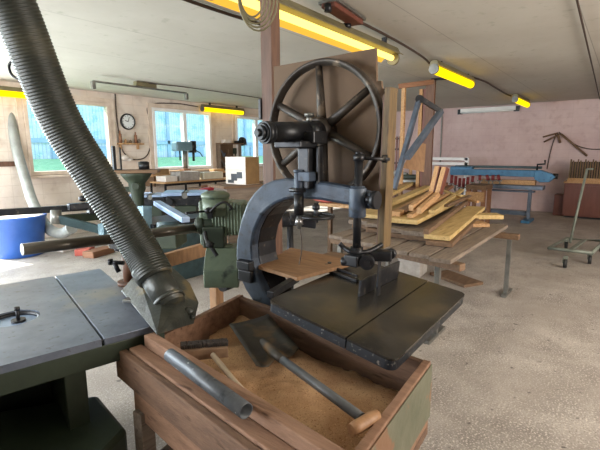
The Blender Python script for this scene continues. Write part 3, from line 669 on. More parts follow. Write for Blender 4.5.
# two jointer / planer machines
def planer(name, label, cx, cy, z, lx, ly, rz, body):
    t = thing(name, label, 'planer', (cx, cy, 0), rz)
    MB().bb(-lx / 2, -.04, -ly / 2, ly / 2, z - .05, z).build('infeed_table', M['jointer_top'], t, bevel=.01, world=False)
    MB().bb(.04, lx / 2, -ly / 2, ly / 2, z - .05, z - .005).build('outfeed_table', M['jointer_top'], t, bevel=.01, world=False)
    MB().cyl((0, -ly / 2 + .02, z - .05), (0, ly / 2 - .02, z - .05), .045, n=16).build('cutter_block', M['dull_steel'], t, world=False)
    MB().bb(-lx / 2 + .06, lx / 2 - .06, -ly / 2 + .03, ly / 2 - .03, z - .2, z - .06).build('bed', M['iron_dark'], t, bevel=.01, world=False)
    MB().bb(-lx / 4, lx / 4, -ly / 2 + .05, ly / 2 - .05, 0, z - .201).build('body', body, t, bevel=.02, world=False)
    MB().cyl((-lx / 3, -ly / 2 - .06, z - .13), (-lx / 3, -ly / 2 + .04, z - .13), .05, n=14).build('hand_knob', M['iron_black'], t, world=False)
    MB().cyl((lx / 3.4, -ly / 2 - .05, z - .15), (lx / 3.4, -ly / 2 + .1, z - .15), .06, n=14).build('hand_knob', M['iron_black'], t, world=False)
    return t
a = PD(152, 195, 8.1); planer('planer', 'planer with narrow pale blue steel table, left of the wider one', a.x, a.y, a.z + .03, .8, .55, -.75, M['green_dark'])
a = PD(186, 193, 6.7); planer('thicknesser', 'planer with pale blue table and black knobs, beside the green feeder motor', a.x, a.y, a.z + .03, .66, .55, -.75, M['green_dark'])
a = PD(210, 188, 7.4)
MB().ball(a + Vector((0, 0, -.02)), .12, 1.9, 1, .32).ball(a + Vector((.1, -.1, -.02)), .08, 1.5, 1, .4).build('red_cover', M['red'], cat='cover', label='small red guard cover lying on clutter behind the green motor')
# stand under the red cover
rs_ = thing('work_table', 'dark low work table carrying the small red cover behind the motor', 'table', (a.x, a.y, 0))
MB().bb(a.x - .25, a.x + .3, a.y - .25, a.y + .2, a.z - .1, a.z - .065).build('top', M['iron_dark'], rs_)
for sx in (-.2, .25):
    for sy in (-.2, .15): MB().bb(a.x + sx - .02, a.x + sx + .02, a.y + sy - .02, a.y + sy + .02, 0, a.z - .101).build('leg', M['iron_dark'], rs_)

# pedestal machine with flat table (left of the window)
a = PD(136, 170, 6.9); zz = 1.335
pm = thing('pedestal_sander', 'tall dark green pedestal machine with a flat round-edged table top', 'machine', (a.x, a.y, 0), -.7)
MB().bb(-.34, .36, -.24, .24, zz - .05, zz).build('table', M['brown_wood'], pm, bevel=.015, world=False)
MB().lathe([(.20, 0), (.20, .04), (.10, .12), (.09, .75), (.10, .95), (.13, 1.02), (.13, 1.12), (.20, 1.2), (.24, 1.26), (.24, 1.284)], (0, 0, 0), n=24).build('pedestal', M['green_dark'], pm, world=False)
MB().cyl((0, -.2, 1.08), (0, -.12, 1.08), .06, n=16).bb(-.30, -.1, -.06, .06, .98, 1.06).build('side_bracket', M['green_dark'], pm, bevel=.01, world=False)
MB().cyl((.12, .05, zz), (.12, .05, zz + .12), .085, n=24).cyl((.12, .05, zz + .12), (.12, .05, zz + .13), .06, n=24).build('sanding_drum', M['iron_dark'], pm, world=False)
a = PD(114.5, 172, 6.6); b_ = PD(113, 146, 6.6)
MB().bar((b_.x, b_.y, 1.335), (b_.x, b_.y, b_.z), .045, .045).bar((b_.x + .08, b_.y - .05, 1.335), (b_.x + .08, b_.y - .05, b_.z - .02), .02, .02).bar((b_.x, b_.y, 1.345), (b_.x + .08, b_.y - .05, 1.345), .05, .02).build('upright_bars', M['iron_dark'], cat='bars', label='pair of thin upright dark bars standing beside the wall clock')

# wall things
ck = thing('wall_clock', 'round white wall clock with black rim between the left windows', 'clock', (5.34, 8.74, 2.27))
MB().lathe([(.145, 0), (.17, 0), (.175, .02), (.165, .05), (.145, .045)], (5.34, 8.745, 2.27), (0, -1, 0), 40, closed=True).build('rim', M['rubber'], ck)
MB().cyl((5.34, 8.745, 2.27), (5.34, 8.715, 2.27), .144, n=36).build('face', M['tube_off'], ck)
MB().bar((5.34, 8.708, 2.27), (5.27, 8.708, 2.29), .012, .006, (0, 1, 0)).bar((5.34, 8.706, 2.27), (5.37, 8.706, 2.37), .009, .006, (0, 1, 0)).build('hand', M['rubber'], ck)
m = MB()
for k in range(12): t = k * PI / 6; m.box((5.34 + .122 * math.cos(t), 8.713, 2.27 + .122 * math.sin(t)), (.014, .004, .014))
m.build('hour_marks', M['rubber'], ck)
ws = thing('wall_shelf', 'small wooden wall shelf holding tools below the clock', 'shelf', (5.35, 8.7, 1.78))
MB().bb(5.06, 5.60, 8.56, 8.749, 1.78, 1.81).build('shelf_board', M['tan_wood'], ws)
MB().bb(5.10, 5.13, 8.68, 8.749, 1.68, 1.779).bb(5.52, 5.55, 8.68, 8.749, 1.68, 1.779).build('bracket', M['tan_wood'], ws)
for i, (x, h, c) in enumerate(((5.10, .26, 'red_wood'), (5.22, .09, 'tan_wood'), (5.33, .07, 'brown_wood'), (5.46, .24, 'red_wood'), (5.54, .10, 'grey_wood'))):
    MB().cyl((x, 8.66, 1.811), (x, 8.66, 1.811 + h * .75), .032, n=14).cyl((x, 8.66, 1.811 + h * .75), (x, 8.66, 1.811 + h), .014, n=10).build('turned_handle', M[c], cat='tool', group='tools on the small wall shelf',
        label=['tall reddish turned tool at the left end of the wall shelf', 'short tan turned tool next to the tall left one', 'shortest brown tool in the middle of the wall shelf', 'tall reddish tool right of the middle of the shelf', 'short grey tool at the right end of the wall shelf'][i])
MB().tube(bez([(5.10, 8.735, H - .01), (5.10, 8.735, 2.3), (5.14, 8.73, 1.8), (5.2, 8.72, 1.6), (5.4, 8.72, 1.46), (5.7, 8.72, 1.5), (5.86, 8.735, 1.75), (5.87, 8.73, 2.3), (5.9, 8.73, 2.66), (6.6, 8.735, 2.76), (7.3, 8.735, 2.74)], 8), .012, 8).build('wall_cable', M['cable'], cat='cable', label='dark cable looping down the left wall around the wall clock')
MB().ball((5.18, 8.66, 1.50), .08, 1.2, .8, .8).ball((5.28, 8.66, 1.46), .06, 1.3, .8, .7).build('cloth_bundle', M['white_card'], cat='cloth', label='pale cloth bundle hanging on the wall under the tool shelf')

# bench and boxes under window two
bn = thing('steel_bench', 'thin dark steel framed bench standing under the second window', 'bench', (6.0, 8.0, 0))
y0_ = 7.9
bz = PD(150, 179, 9.2).z
MB().bb(5.5, 7.4, 7.75, 8.3, .95, .98).build('bench_top', M['tan_wood'], bn)
m = MB().bb(5.5, 7.4, 7.75, 7.78, .90, .948); m.build('front_rail', M['iron_dark'], bn)
for x in (5.52, 6.45, 7.38):
    for y in (7.77, 8.28): MB().bb(x - .018, x + .018, y - .018, y + .018, 0, .899 if y < 8 else .949).build('leg', M['iron_dark'], bn)
for i, (x, w, h, c) in enumerate(((5.75, .3, .12, 'white_card'), (6.25, .55, .20, 'concrete_block'), (6.95, .6, .16, 'plastic_cream'))):
    MB().bb(x - w / 2, x + w / 2, 7.85, 8.2, .98, .98 + h).build('storage_box', M[c], bevel=.008, cat='box', group='boxes on the steel bench',
        label=['small pale box at the left end of the steel bench', 'grey crate in the middle of the steel bench', 'low cream box at the right end of the steel bench'][i])
# high shelf bench with the drill press
dz = thing('wall_bench', 'long wooden wall shelf bench below the second window sill', 'bench', (7.1, 8.5, 1.1))
MB().bb(5.6, 8.0, 8.33, 8.748, 1.08, 1.12).build('top', M['tan_wood'], dz)
for x in (5.7, 6.8, 7.9): MB().bb(x - .02, x + .02, 8.4, 8.748, .85, 1.079).build('bracket', M['brown_wood'], dz)
for i, (x, w, h, c) in enumerate(((5.95, .25, .12, 'brown_card'), (6.3, .3, .07, 'tan_wood'), (6.6, .2, .10, 'red_wood'), (7.6, .35, .06, 'tan_wood'))):
    MB().bb(x - w / 2, x + w / 2, 8.38, 8.56, 1.12, 1.12 + h).build('offcut', M[c], bevel=.004, cat='offcut', group='wood offcuts on the wall bench',
        label=['brown offcut at the far left of the wall bench', 'flat tan offcut second from left on the wall bench', 'reddish offcut just left of the drill press', 'flat tan offcut at the right of the drill press'][i])
dc = PY(188, 168, 8.45); dx = dc.x
dp = thing('drill_press', 'small light grey bench drill press in front of the second window', 'drill press', (dx, 8.47, 1.12))
MB().bb(dx - .16, dx + .16, 8.36, 8.6, 1.12, 1.15).build('base', M['iron_dark'], dp, bevel=.008)
MB().cyl((dx - .02, 8.52, 1.15), (dx - .02, 8.52, 1.80), .055, n=16).build('column', M['dull_steel'], dp)
MB().bb(dx - .34, dx + .12, 8.38, 8.60, 1.64, 1.86).build('head', M['lightblue'], dp, bevel=.03)
MB().cyl((dx + .18, 8.48, 1.60), (dx + .18, 8.48, 1.88), .10, n=18).build('motor', M['iron_dark'], dp)
MB().cyl((dx + .16, 8.42, 1.40), (dx + .16, 8.42, 1.64), .03, n=12).cyl((dx - .24, 8.42, 1.42), (dx - .24, 8.42, 1.64), .018, n=10).build('spindle', M['iron_dark'], dp)
MB().tube([(dx + .2, 8.40, 1.66), (dx + .3, 8.34, 1.6), (dx + .34, 8.3, 1.5)], .012, 8).build('feed_lever', M['iron_black'], dp)
# tool rack between windows
rk = thing('tool_rack', 'open wall rack crowded with tools between the second and third windows', 'rack', (8.1, 8.6, 1.1))
rx0, rx1 = 7.86, 8.66
MB().bb(rx0, rx1, 8.5, 8.748, 1.82, 1.85).build('upper_shelf', M['brown_wood'], rk)
MB().bb(rx0, rx0 + .03, 8.6, 8.748, 1.0, 1.819).build('side', M['grey_wood'], rk)
MB().bb(rx1 - .03, rx1, 8.6, 8.748, 1.0, 1.819).build('side', M['grey_wood'], rk)
MB().bb(rx0 + .03, rx1 - .03, 8.725, 8.748, 1.0, 1.819).build('back_panel', M['plywood'], rk)
cols = ['steel_blue', 'brown_wood', 'green_dark', 'dull_steel', 'red_wood', 'iron_dark', 'lightblue', 'tan_wood']
desc = ['slate blue', 'brown', 'dark green', 'dull steel', 'reddish', 'black', 'light blue', 'tan']
nth = ['upper left', 'upper middle', 'upper right', 'middle left', 'centre', 'middle right', 'lower left', 'lower middle', 'lower right', 'lowest']
for k in range(9):
    x = rx0 + .14 + .24 * (k % 3); z = 1.70 - .26 * (k // 3)
    m = MB()
    if k % 3 == 0: m.tube(bez([(x - .08, 8.69, z), (x, 8.66, z - .1), (x + .04, 8.66, z - .2), (x + .1, 8.67, z - .12)], 5), .022, 8)
    elif k % 3 == 1: m.cyl((x, 8.68, z), (x, 8.68, z - .14), .018, n=10).box((x, 8.68, z - .17), (.14, .05, .06))
    else: m.box((x, 8.68, z - .06), (.10, .05, .16)).cyl((x, 8.66, z - .14), (x, 8.66, z - .2), .02, n=8)
    m.build('hanging_tool', M[cols[k % 8]], bevel=.004, cat='tool', group='tools hanging on the wall rack', label='%s tool hanging at the %s of the wall rack' % (desc[k % 8], nth[k]))
MB().bb(8.0, 8.2, 8.54, 8.7, 1.85, 1.94).build('tin_box', M['white_card'], cat='box', bevel=.004, label='white box on top of the wall rack')
MB().cyl((8.42, 8.6, 1.88), (8.62, 8.6, 1.88), .035).cyl((8.66, 8.6, 1.9), (8.74, 8.6, 1.9), .12, n=18).cyl((8.62, 8.6, 1.9), (8.66, 8.6, 1.9), .03).build('bench_grinder', M['iron_dark'], cat='grinder', label='dark grinder with round wheel on the rack end')
# box on machine
b0 = PD(243, 170, 7.0)
bxx = thing('cardboard_box', 'large cardboard box, white front with blue print and brown side', 'box', (b0.x, b0.y, 1.09), -1.62)
MB().bb(-.26, .22, -.15, .15, .23, .44).build('upper_half', M['white_card'], bxx, world=False, bevel=.003)
MB().bb(-.26, .22, -.15, .15, 0, .228).build('lower_half', M['white_card'], bxx, world=False, bevel=.003)
MB().bb(.222, .226, -.148, .148, .005, .435).build('side_face', M['brown_card'], bxx, world=False)
MB().bb(-.12, .02, -.156, -.1505, .06, .17).bb(.02, .14, -.156, -.1505, .10, .2).bb(-.2, -.06, -.156, -.1505, .02, .07).build('printed_panel', M['iron_black'], bxx, world=False)
bt_ = thing('box_stand', 'stand with dark top under the cardboard box, by the third window', 'stand', (b0.x, b0.y, 0), -.30)
MB().bb(-.5, .6, -.3, .3, 1.05, 1.089).build('top', M['brown_wood'], bt_, world=False)
MB().bb(-.42, .42, -.24, .24, 0, 1.049).build('cupboard', M['grey_wood'], bt_, world=False)
# scrap wood heap on low bench between (brown clutter)
sx0, sy0 = 6.0, 6.4
cb = thing('clutter_bench', 'long low bench under the windows covered in scrap timber', 'bench', (7.3, 6.9, 0))
MB().bb(5.9, 8.3, 6.9, 7.5, .82, .86).build('top', M['brown_wood'], cb)
for x in (6.0, 8.2):
    for y in (6.95, 7.45): MB().bb(x - .03, x + .03, y - .03, y + .03, 0, .819).build('leg', M['brown_wood'], cb)
tones = [('tan_wood', 'tan'), ('brown_wood', 'brown'), ('grey_wood', 'grey'), ('red_wood', 'reddish'), ('yellow_wood', 'yellow')]
for k in range(16):
    x = 6.2 + (k % 8) * .26; y = 7.08 + .2 * (k // 8); l = random.uniform(.16, .22); a = random.uniform(-.3, .3)
    tn = tones[k % 5]
    MB().box((x, y + random.uniform(-.04, .04), (.881 if k % 2 else .881)), (l, .08, .04), rz=a).build('scrap_piece', M[tn[0]], cat='scrap wood', group='scrap timber on the long low bench', label='%s timber scrap, %s from the left in the %s row on the long low bench' % (tn[1], ORD[k % 8], ['front', 'back'][k // 8]))
for i, (x, y, l, a, c) in enumerate(((99, 252, .45, .3, 'red_wood'), (85, 250, .4, .9, 'cloth_pink'), (72, 246, .5, .2, 'white_card'))):
    q = PZ(x, y, 0.05)
    MB().box((q.x, q.y, .051), (l, .22, .10), rz=a).build('floor_block', M[c], bevel=.01, cat='block', label=['reddish wooden block on the floor behind the grey tube', 'pinkish block on the floor left of the reddish one', 'pale block on the floor nearest the duct end'][i], group='blocks on the floor by the duct')
# orange plank below the feeder arm
q0, q1 = PZ(158, 268, .80), PZ(215, 246, .80)
pA, pB = PD(150, 265, 3.0), PD(226, 243, 3.5)
wt = thing('wooden_trestle', 'orange-brown plank on wooden legs behind the green feeder unit', 'trestle', (pB.x, pB.y, 0))
MB().bar(pA, pB, .05, .10).build('plank', M['plywood_light'], wt, bevel=.003)
for f_ in (.02, .83):
    q = pA.lerp(pB, f_); MB().bb(q.x - .04, q.x + .04, q.y - .04, q.y + .04, 0, q.z - .051).build('leg', M['plywood_light'], wt, bevel=.003)
# ---------------- beyond the bandsaw arch ----------------
a = PD(316, 216, 3.9)
hw = thing('handwheel_stand', 'small floor machine with black horizontal handwheel seen through the arch', 'machine', (a.x, a.y, 0))
MB().lathe([(.150, -.012), (.165, -.016), (.175, 0), (.165, .016), (.150, .012)], a, n=40, closed=True).build('handwheel', M['iron_black'], hw)
m = MB()
for k in range(4): t = k * PI / 2 + .4; m.cyl(a, a + Vector((math.cos(t), math.sin(t), 0)) * .155, .012, n=8)
m.build('wheel_spokes', M['iron_black'], hw)
MB().cyl(a + Vector((0, 0, -.06)), a + Vector((0, 0, .12)), .022, n=14).cyl(a + Vector((0, 0, .06)), a + Vector((0, 0, .10)), .035, n=8).build('screw', M['iron_dark'], hw)
gA = PD(290, 219, 3.9)
MB().bar(a + Vector((0, 0, -.06)), gA, .12, .10).cyl(gA, gA + (a - gA).normalized() * -.12, .07, n=18).build('gearbox', M['iron_dark'], hw, bevel=.01)
MB().cyl((gA.x, gA.y, 0), (gA.x, gA.y, gA.z), .03, n=12).cyl((gA.x, gA.y, 0), (gA.x, gA.y, .03), .16, n=20).build('stand', M['iron_dark'], hw)

# ---------------- timber tables ----------------
def bench(name, label, x0, x1, y0, y1, z, legs, group=None):
    t = thing(name, label, 'trestle table', ((x0 + x1) / 2, (y0 + y1) / 2, 0), group=group); return t
tr = thing('trestle_table', 'long low steel-legged trestle table carrying the timber stack', 'trestle table', (4.3, 1.7, 0))
MB().bar((3.47, .98, .67), (3.80, 2.44, .67), .09, .06).build('cross_rail', M['brown_wood'], tr, bevel=.006)
MB().bar((5.10, .86, .67), (5.10, 2.60, .67), .09, .06).build('cross_rail', M['brown_wood'], tr, bevel=.006)
for (x, y) in ((3.53, 1.20), (3.77, 2.33), (5.08, .95), (5.08, 2.40)):
    MB().bar((x, y, .02), (x, y, .639), .045, .045).build('leg', M['dull_steel'], tr, bevel=.003)
for y in (.95, 2.40): MB().bar((5.08 - .12, y, .015), (5.08 + .22, y, .015), .05, .03).build('foot', M['dull_steel'], tr)
for x, y in ((3.53, 1.20), (3.77, 2.33)): MB().bar((x - .2, y, .015), (x + .2, y, .015), .05, .03).build('foot', M['dull_steel'], tr)
# bottom layer: boards along X
ys = [1.14, 1.34, 1.54, 1.74, 1.94, 2.14, 2.34]
lab0 = ['grey board at the right edge of the bottom layer, full length', 'second board from the right in the bottom layer', 'third board from the right in the bottom layer', 'middle board of the bottom layer on the trestle table', 'fifth board from the right in the bottom layer', 'sixth board from the right in the bottom layer', 'leftmost board of the bottom layer on the trestle table']
for i, y in enumerate(ys):
    xs = 3.38 + .25 * (y - 1.14) + .02 * math.sin(i * 2.3); MB().bb(xs, 5.35 + .1 * math.cos(i * 1.7), y - .09, y + .09, .702, .74).build('board', M['grey_wood'], bevel=.006, cat='board', group='boards of the bottom layer on the trestle table', label=lab0[i])
def plank(a, b, w, h, m, label, name='plank', grp='planks stacked on the trestle table'):
    o = MB().bar(a, b, w, h).build(name, M[m], bevel=.003, cat='plank', label=label, group=grp); return o
def pk(x0, y0, x1, y1, z0, z1, w, h, m, label, **k): plank(PZ(x0, y0, z0), PZ(x1, y1, z1), w, h, m, label, **k)
# second layer
A_1, B_1 = PZ(440, 244, .77), PZ(345, 224, .77); dxb = (PZ(478, 212, .77) - A_1).normalized()
nb = 5
wlay = abs((B_1 - A_1).cross(dxb).z) / nb - .006
for lay, (z, tn) in enumerate(((.767, 'brown_wood'), (.817, 'grey_wood'))):
    for k in range(nb):
        p0 = A_1.lerp(B_1, (k + .05) / nb) + dxb * (.05 * math.sin(k * 2 + lay)) + Vector((0, .03 * lay, 0)); p0.z = z
        wname = tn if not (lay and k == 0) else 'yellow_wood'
        plank(p0, p0 + dxb * (2.3 + .2 * math.cos(k * 3 + lay)), wlay, .044, wname, '%s board, %s from the right in the %s layer of the timber stack' % ({'brown_wood': 'brown', 'grey_wood': 'grey', 'yellow_wood': 'wide pale yellow'}[wname], ['first', 'second', 'third', 'fourth', 'fifth'][k], ['second', 'third'][lay]))
pk(426, 232, 466, 202, .885, .885, .05, .045, 'brown_wood', 'narrow brown batten lying between yellow and grey boards')
pk(398, 221, 456, 196, .90, .90, .40, .045, 'yellow_wood', 'yellow board lying on the wide grey boards')
pk(366, 216, 428, 192, .875, .875, .34, .045, 'yellow_wood', 'yellow board crossing behind the bandsaw guard')
pk(395, 214, 438, 190, .95, .955, .11, .05, 'tan_wood', 'tan batten resting on top of the yellow boards')
pk(402, 211, 446, 188, .96, .965, .09, .04, 'brown_wood', 'brown batten near the standing corner brackets')
pk(386, 205, 428, 187, .97, .99, .12, .05, 'yellow_wood', 'thick yellow batten at the upper left of the stack')
pk(378, 200, 414, 182, 1.0, 1.02, .10, .05, 'yellow_wood', 'topmost yellow batten leaning at the back left of the stack')
pk(384, 193, 424, 176, 1.02, 1.02, .09, .04, 'tan_wood', 'tan batten at the far back of the stack')
pk(410, 216, 448, 194, .945, .95, .06, .04, 'tan_wood', 'thin tan batten on the middle of the stack')
pk(432, 212, 462, 190, .95, .93, .07, .04, 'yellow_wood', 'short yellow batten right of the corner brackets')
pk(446, 206, 470, 196, .94, .94, .05, .03, 'brown_wood', 'short brown stick at the right rear of the stack')
pk(452, 196, 478, 202, .93, .90, .05, .03, 'tan_wood', 'short tan stick pointing to the red clamps')
pk(440, 190, 462, 196, .98, .95, .05, .03, 'yellow_wood', 'short yellow stick behind the corner brackets')
pk(448, 216, 500, 216, .80, .80, .22, .05, 'yellow_wood', 'yellow board projecting right at the rear of the stack')
pk(440, 224, 486, 224, .765, .765, .22, .04, 'tan_wood', 'tan board projecting right below the rear yellow board')
# standing L brackets of laminated wood
for i, (xb, yb, xt, yt, xl, yl) in enumerate(((432, 193, 438, 167, 411, 208), (438, 194, 445, 168, 419, 211))):
    B = PD(xb, yb, 4.9 - .05 * i); T = PD(xt, yt, 4.9 - .05 * i); Lf = PD(xl, yl, 4.3 - .05 * i)
    t = thing('corner_bracket', ['left one of two standing tan L-shaped wooden brackets', 'right one of two standing tan L-shaped wooden brackets'][i], 'bracket', B, group='L-shaped brackets on the stack')
    MB().bar(B, T, .05, .10, up=(1, 0, 0)).build('upright', M['tan_wood'], t, bevel=.004)
    MB().bar(B + Vector((.0, -.032, 0)), T + Vector((0, -.032, 0)), .09, .012, up=(0, 1, 0)).build('inner_face', M['cabinet'], t)
    MB().bar(B, Lf, .05, .06).build('foot', M['tan_wood'], t, bevel=.004)
# back table with clutter
bk = thing('rear_table', 'rear wooden table holding metal clutter behind the timber stack', 'table', (6.6, 3.2, 0))
c_ = PZ(415, 186, .95)
MB().box((c_.x, c_.y, .93), (.9, 1.3, .05), rz=.2).build('top', M['red_wood'], bk)
MB().box((c_.x, c_.y, .98), (.8, 1.1, .045), rz=.2).build('upper_board', M['red_wood'], bk)
for sx in (-.35, .35):
    for sy in (-.5, .5): MB().bb(c_.x + sx - .03, c_.x + sx + .03, c_.y + sy - .03, c_.y + sy + .03, 0, .904).build('leg', M['brown_wood'], bk)
cl = PD(412, 174, (c_ - C0).dot(CF) - .1)
cm = thing('small_machine', 'pale grey small machine with greenish body on the rear table', 'machine', (cl.x, cl.y, 1.003))
MB().box((cl.x, cl.y, 1.05), (.35, .55, .09), rz=.2).build('base', M['dull_steel'], cm, bevel=.02)
MB().box((cl.x, cl.y + .02, 1.13), (.22, .34, .08), rz=.2).build('body', M['green_dark'], cm, bevel=.02)
MB().tube(bez([(cl.x - .1, cl.y + .45, 1.0), (cl.x, cl.y + .4, 1.16), (cl.x, cl.y + .3, 1.2), (cl.x, cl.y + .1, 1.16)], 5), .045, 10).build('hose', M['duct'], cm)
MB().tube(bez([(cl.x - .1, cl.y - .35, 1.01), (cl.x - .05, cl.y - .32, 1.12), (cl.x, cl.y - .2, 1.17)], 5), .04, 10).build('hose', M['duct'], cm)
MB().cyl((cl.x, cl.y + .03, 1.17), (cl.x, cl.y + .03, 1.27), .03, n=10).build('knob', M['tan_wood'], cm)
# orange panel, A-frame, timber frame, sticks rack
pn = [PD(402, 168, 6.2), PD(424, 172, 6.2), PD(426, 144, 6.2), PD(418, 142, 6.2)]
m = MB(); d_ = CF * .02; d_.z = 0
m.hexa(pn + [p + d_ for p in pn]); m.build('plywood_panel', M['plywood_light'], cat='panel', label='leaning orange plywood panel behind the grey lifting arm')
la = thing('lifting_arm', 'folded grey steel arm with two bars above the rear table', 'lifting arm', PD(397, 172, 5.9))
j0 = PD(419.5, 98, 6.3)
MB().bar(PD(394, 189, 6.0), j0, .06, .07).build('lower_bar', M['steel_blue'], la, bevel=.004)
MB().bar(j0, PD(441, 111.5, 6.3), .08, .07).build('top_bar', M['iron_dark'], la, bevel=.004)
MB().bar(PD(441, 111, 6.3), PD(407, 158, 5.8), .08, .07).build('return_bar', M['steel_blue'], la, bevel=.004)
MB().cyl(PD(419.5, 99, 6.24), PD(419.5, 99, 6.38), .06, n=16).build('pivot', M['iron_black'], la)
tf = thing('timber_frame', 'reddish timber stud frame standing from floor to ceiling', 'frame', PZ(420, 245, 0))
def post(px, D, w, d, m, z1, name='stud'):
    q = PD(px, 130, D); MB().box((q.x, q.y, z1 / 2), (d, w, z1)).build(name, M[m], tf); return q
qa = post(402.5, 7.4, .06, .06, 'tan_wood', 2.66)
qb = post(429, 7.4, .15, .06, 'post', 2.78)
qc = post(420, 7.5, .06, .05, 'tan_wood', 2.66)
qd = post(423.5, 7.45, .04, .04, 'cabinet', 2.66)
MB().bar((qa.x, qa.y + .1, 2.70), (qb.x, qb.y - .05, 2.76), .06, .08).build('header', M['red_wood'], tf)
MB().tube([(qb.x, qb.y, 2.80), (qb.x + .1, qb.y - .5, 2.80)], .02, 8).build('strap', M['iron_dark'], tf)
# dark sticks rack behind left stud
rkk = thing('stick_rack', 'dark rack of red-brown sticks seen between blade guard and arm', 'rack', PZ(396, 230, 0))
for k in range(5):
    q = PD(391.5 + 2.6 * k, 150, 9.4); MB().box((q.x, q.y, .95), (.03, .03, 1.95)).build('stick', M['cabinet'], rkk)
for z in (1.0, 1.35, 1.65, 1.88):
    q0 = PD(389, 150, 9.42); q1 = PD(404, 150, 9.42); MB().bar((q0.x, q0.y, z), (q1.x, q1.y, z), .05, .04).build('shelf', M['iron_dark'], rkk)
# concrete block under the table and red cloth left
cb_ = PZ(406, 277, 0)
MB().box((cb_.x + .2, cb_.y, .23), (.35, .30, .46), rz=.1).build('concrete_block', M['concrete_block'], bevel=.01, cat='block', label='pale concrete block on the floor under the trestle table')
q = PZ(432, 268, 0)
MB().box((cb_.x + .25, cb_.y - .55, .02), (.3, .6, .035), rz=-.5).build('floor_board', M['brown_wood'], cat='board', label='short brown board on the floor right of the concrete block')
lp = thing('low_bench', 'low bench with timber left of the trestle table, seen through the arch', 'bench', (5.6, 4.2, 0))
q = PD(342, 214, 5.6); zz = q.z
q = PD(352, 212, 6.6); MB().box((q.x, q.y, zz), (.5, .9, .05), rz=0).build('top', M['tan_wood'], lp)
for sy in (-.4, .4): MB().bb(q.x - .03, q.x + .03, q.y + sy - .03, q.y + sy + .03, 0, zz - .026).build('leg', M['brown_wood'], lp)
for k in range(5): MB().box((q.x + .02 * k, q.y - .1 + .05 * k, zz + .045 + .035 * k), (.3, .9 - .12 * k, .03), rz=.06 * (k % 3) - .06).build('slat', M[['tan_wood', 'grey_wood', 'brown_wood'][k % 3]], cat='slat', group='slats on the low bench', label=['lowest tan slat on the low bench behind the arch', 'second slat from below on the low bench, grey', 'third slat from below on the low bench, brown', 'fourth slat on the low bench, tan', 'topmost short grey slat on the low bench'][k])
MB().ball((q.x - .1, q.y + .45, zz + .07), .1, 1.2, 2.2, .5).ball((q.x - .15, q.y + .38, zz + .06), .08, 1, 2, .5).build('red_cloth', M['cloth_pink'], cat='cloth', label='crumpled pale red cloth lying on the slats of the low bench')

# ---------------- right background ----------------
# blue clamping bench along the back wall
bc = thing('clamping_bench', 'long bright blue steel clamping bench along the pink back wall', 'bench', (11.0, 2.6, 0))
YA, YB = 4.15, 1.75
def bp(px, py): return PX(px, py, 10.9)
ya, yb = bp(453, 168).y, bp(540, 175).y
zt0, zt1 = bp(500, 168).z, bp(500, 174).z
MB().bb(10.8, 11.0, yb, ya, bp(500, 176).z, bp(500, 169.5).z).build('top_beam', M['blue_paint'], bc, bevel=.01)
MB().bb(11.05, 11.15, yb, ya, bp(500, 168.5).z, bp(500, 166).z).build('rear_beam', M['teal'], bc, bevel=.01)
e = [bp(535, 171), bp(541, 170), bp(553, 174), bp(556, 177), bp(550, 182), bp(540, 182), bp(535, 179)]
MB().prism([(p.y, p.z) for p in e], lambda y, z: Vector((10.78, y, z)), lambda y, z: Vector((11.02, y, z))).build('screw_head', M['blue_paint'], bc, bevel=.01)
MB().cyl(bp(553, 176), bp(558, 176.5), .06, n=14).build('screw_nut', M['iron_black'], bc)
MB().tube([bp(537, 170), bp(537.5, 164.5), bp(545, 164), bp(545, 160)], .022, 8).build('crank', M['iron_dark'], bc)
MB().bb(10.8, 11.02, bp(473, 170).y, bp(451, 170).y, bp(460, 175).z, bp(460, 167).z + .02).build('left_head', M['blue_paint'], bc, bevel=.03)
MB().bb(10.72, 11.1, bp(544, 187).y, bp(478, 184).y, bp(520, 189).z, bp(520, 185).z).build('work_beam', M['steel_blue'], bc, bevel=.006)
MB().bb(10.8, 11.0, bp(535, 190).y, bp(478, 187).y, bp(520, 192).z, bp(520, 190.5).z).build('lower_beam', M['steel_blue'], bc, bevel=.006)
for px in (530.5, 462):
    q = bp(px, 188); MB().bar((10.9, q.y, 0.03), (10.9, q.y, q.z - .02), .07, .10, up=(1, 0, 0)).build('leg', M['steel_blue'], bc, bevel=.006)
    MB().bb(10.55, 11.15, q.y - .09, q.y + .09, 0, .06).build('foot', M['blue_paint'], bc, bevel=.01)
MB().bb(10.92, 11.02, bp(530, 200).y, bp(462, 200).y, .12, .22).build('base_beam', M['steel_blue'], bc, bevel=.01)
MB().bb(10.82, 10.98, bp(536, 180).y, bp(482, 180).y, bp(520, 184.5).z, bp(520, 180).z).build('clamped_board', M['tan_wood'], cat='board', label='long tan board lying on the work beam of the blue bench')
# clamps with dark red grips
for k, (px, py, h) in enumerate(((452, 175, 14), (456, 176, 15), (460, 178, 15), (464, 178, 15), (468, 177, 13), (473, 176, 10), (480, 175, 9), (487, 175, 9), (493, 175, 9), (498, 175, 9))):
    D = (Vector((10.7, bp(px, py).y, 1)) - C0).dot(CF)
    t = PX(px, py, 10.70); b = PX(px - 1.2 if k < 6 else px - .5 + (k % 2) * 2.5, py + h, 10.68)
    u_ = thing('bar_clamp', ['first', 'second', 'third', 'fourth', 'fifth', 'sixth', 'seventh', 'eighth', 'ninth', 'last'][k] + ' dark red gripped clamp from the left hanging on the blue bench', 'clamp', t, group='clamps hanging on the blue bench')
    MB().cyl(t, t.lerp(b, .6), .036, n=8).build('grip', M['clamp_red'], u_)
    MB().cyl(t.lerp(b, .55), b, .018, n=6).bar(t.lerp(b, .62) - Vector((0, .06, 0)), t.lerp(b, .62) + Vector((0, .06, 0)), .02, .03).build('bar', M['dull_steel'], u_)
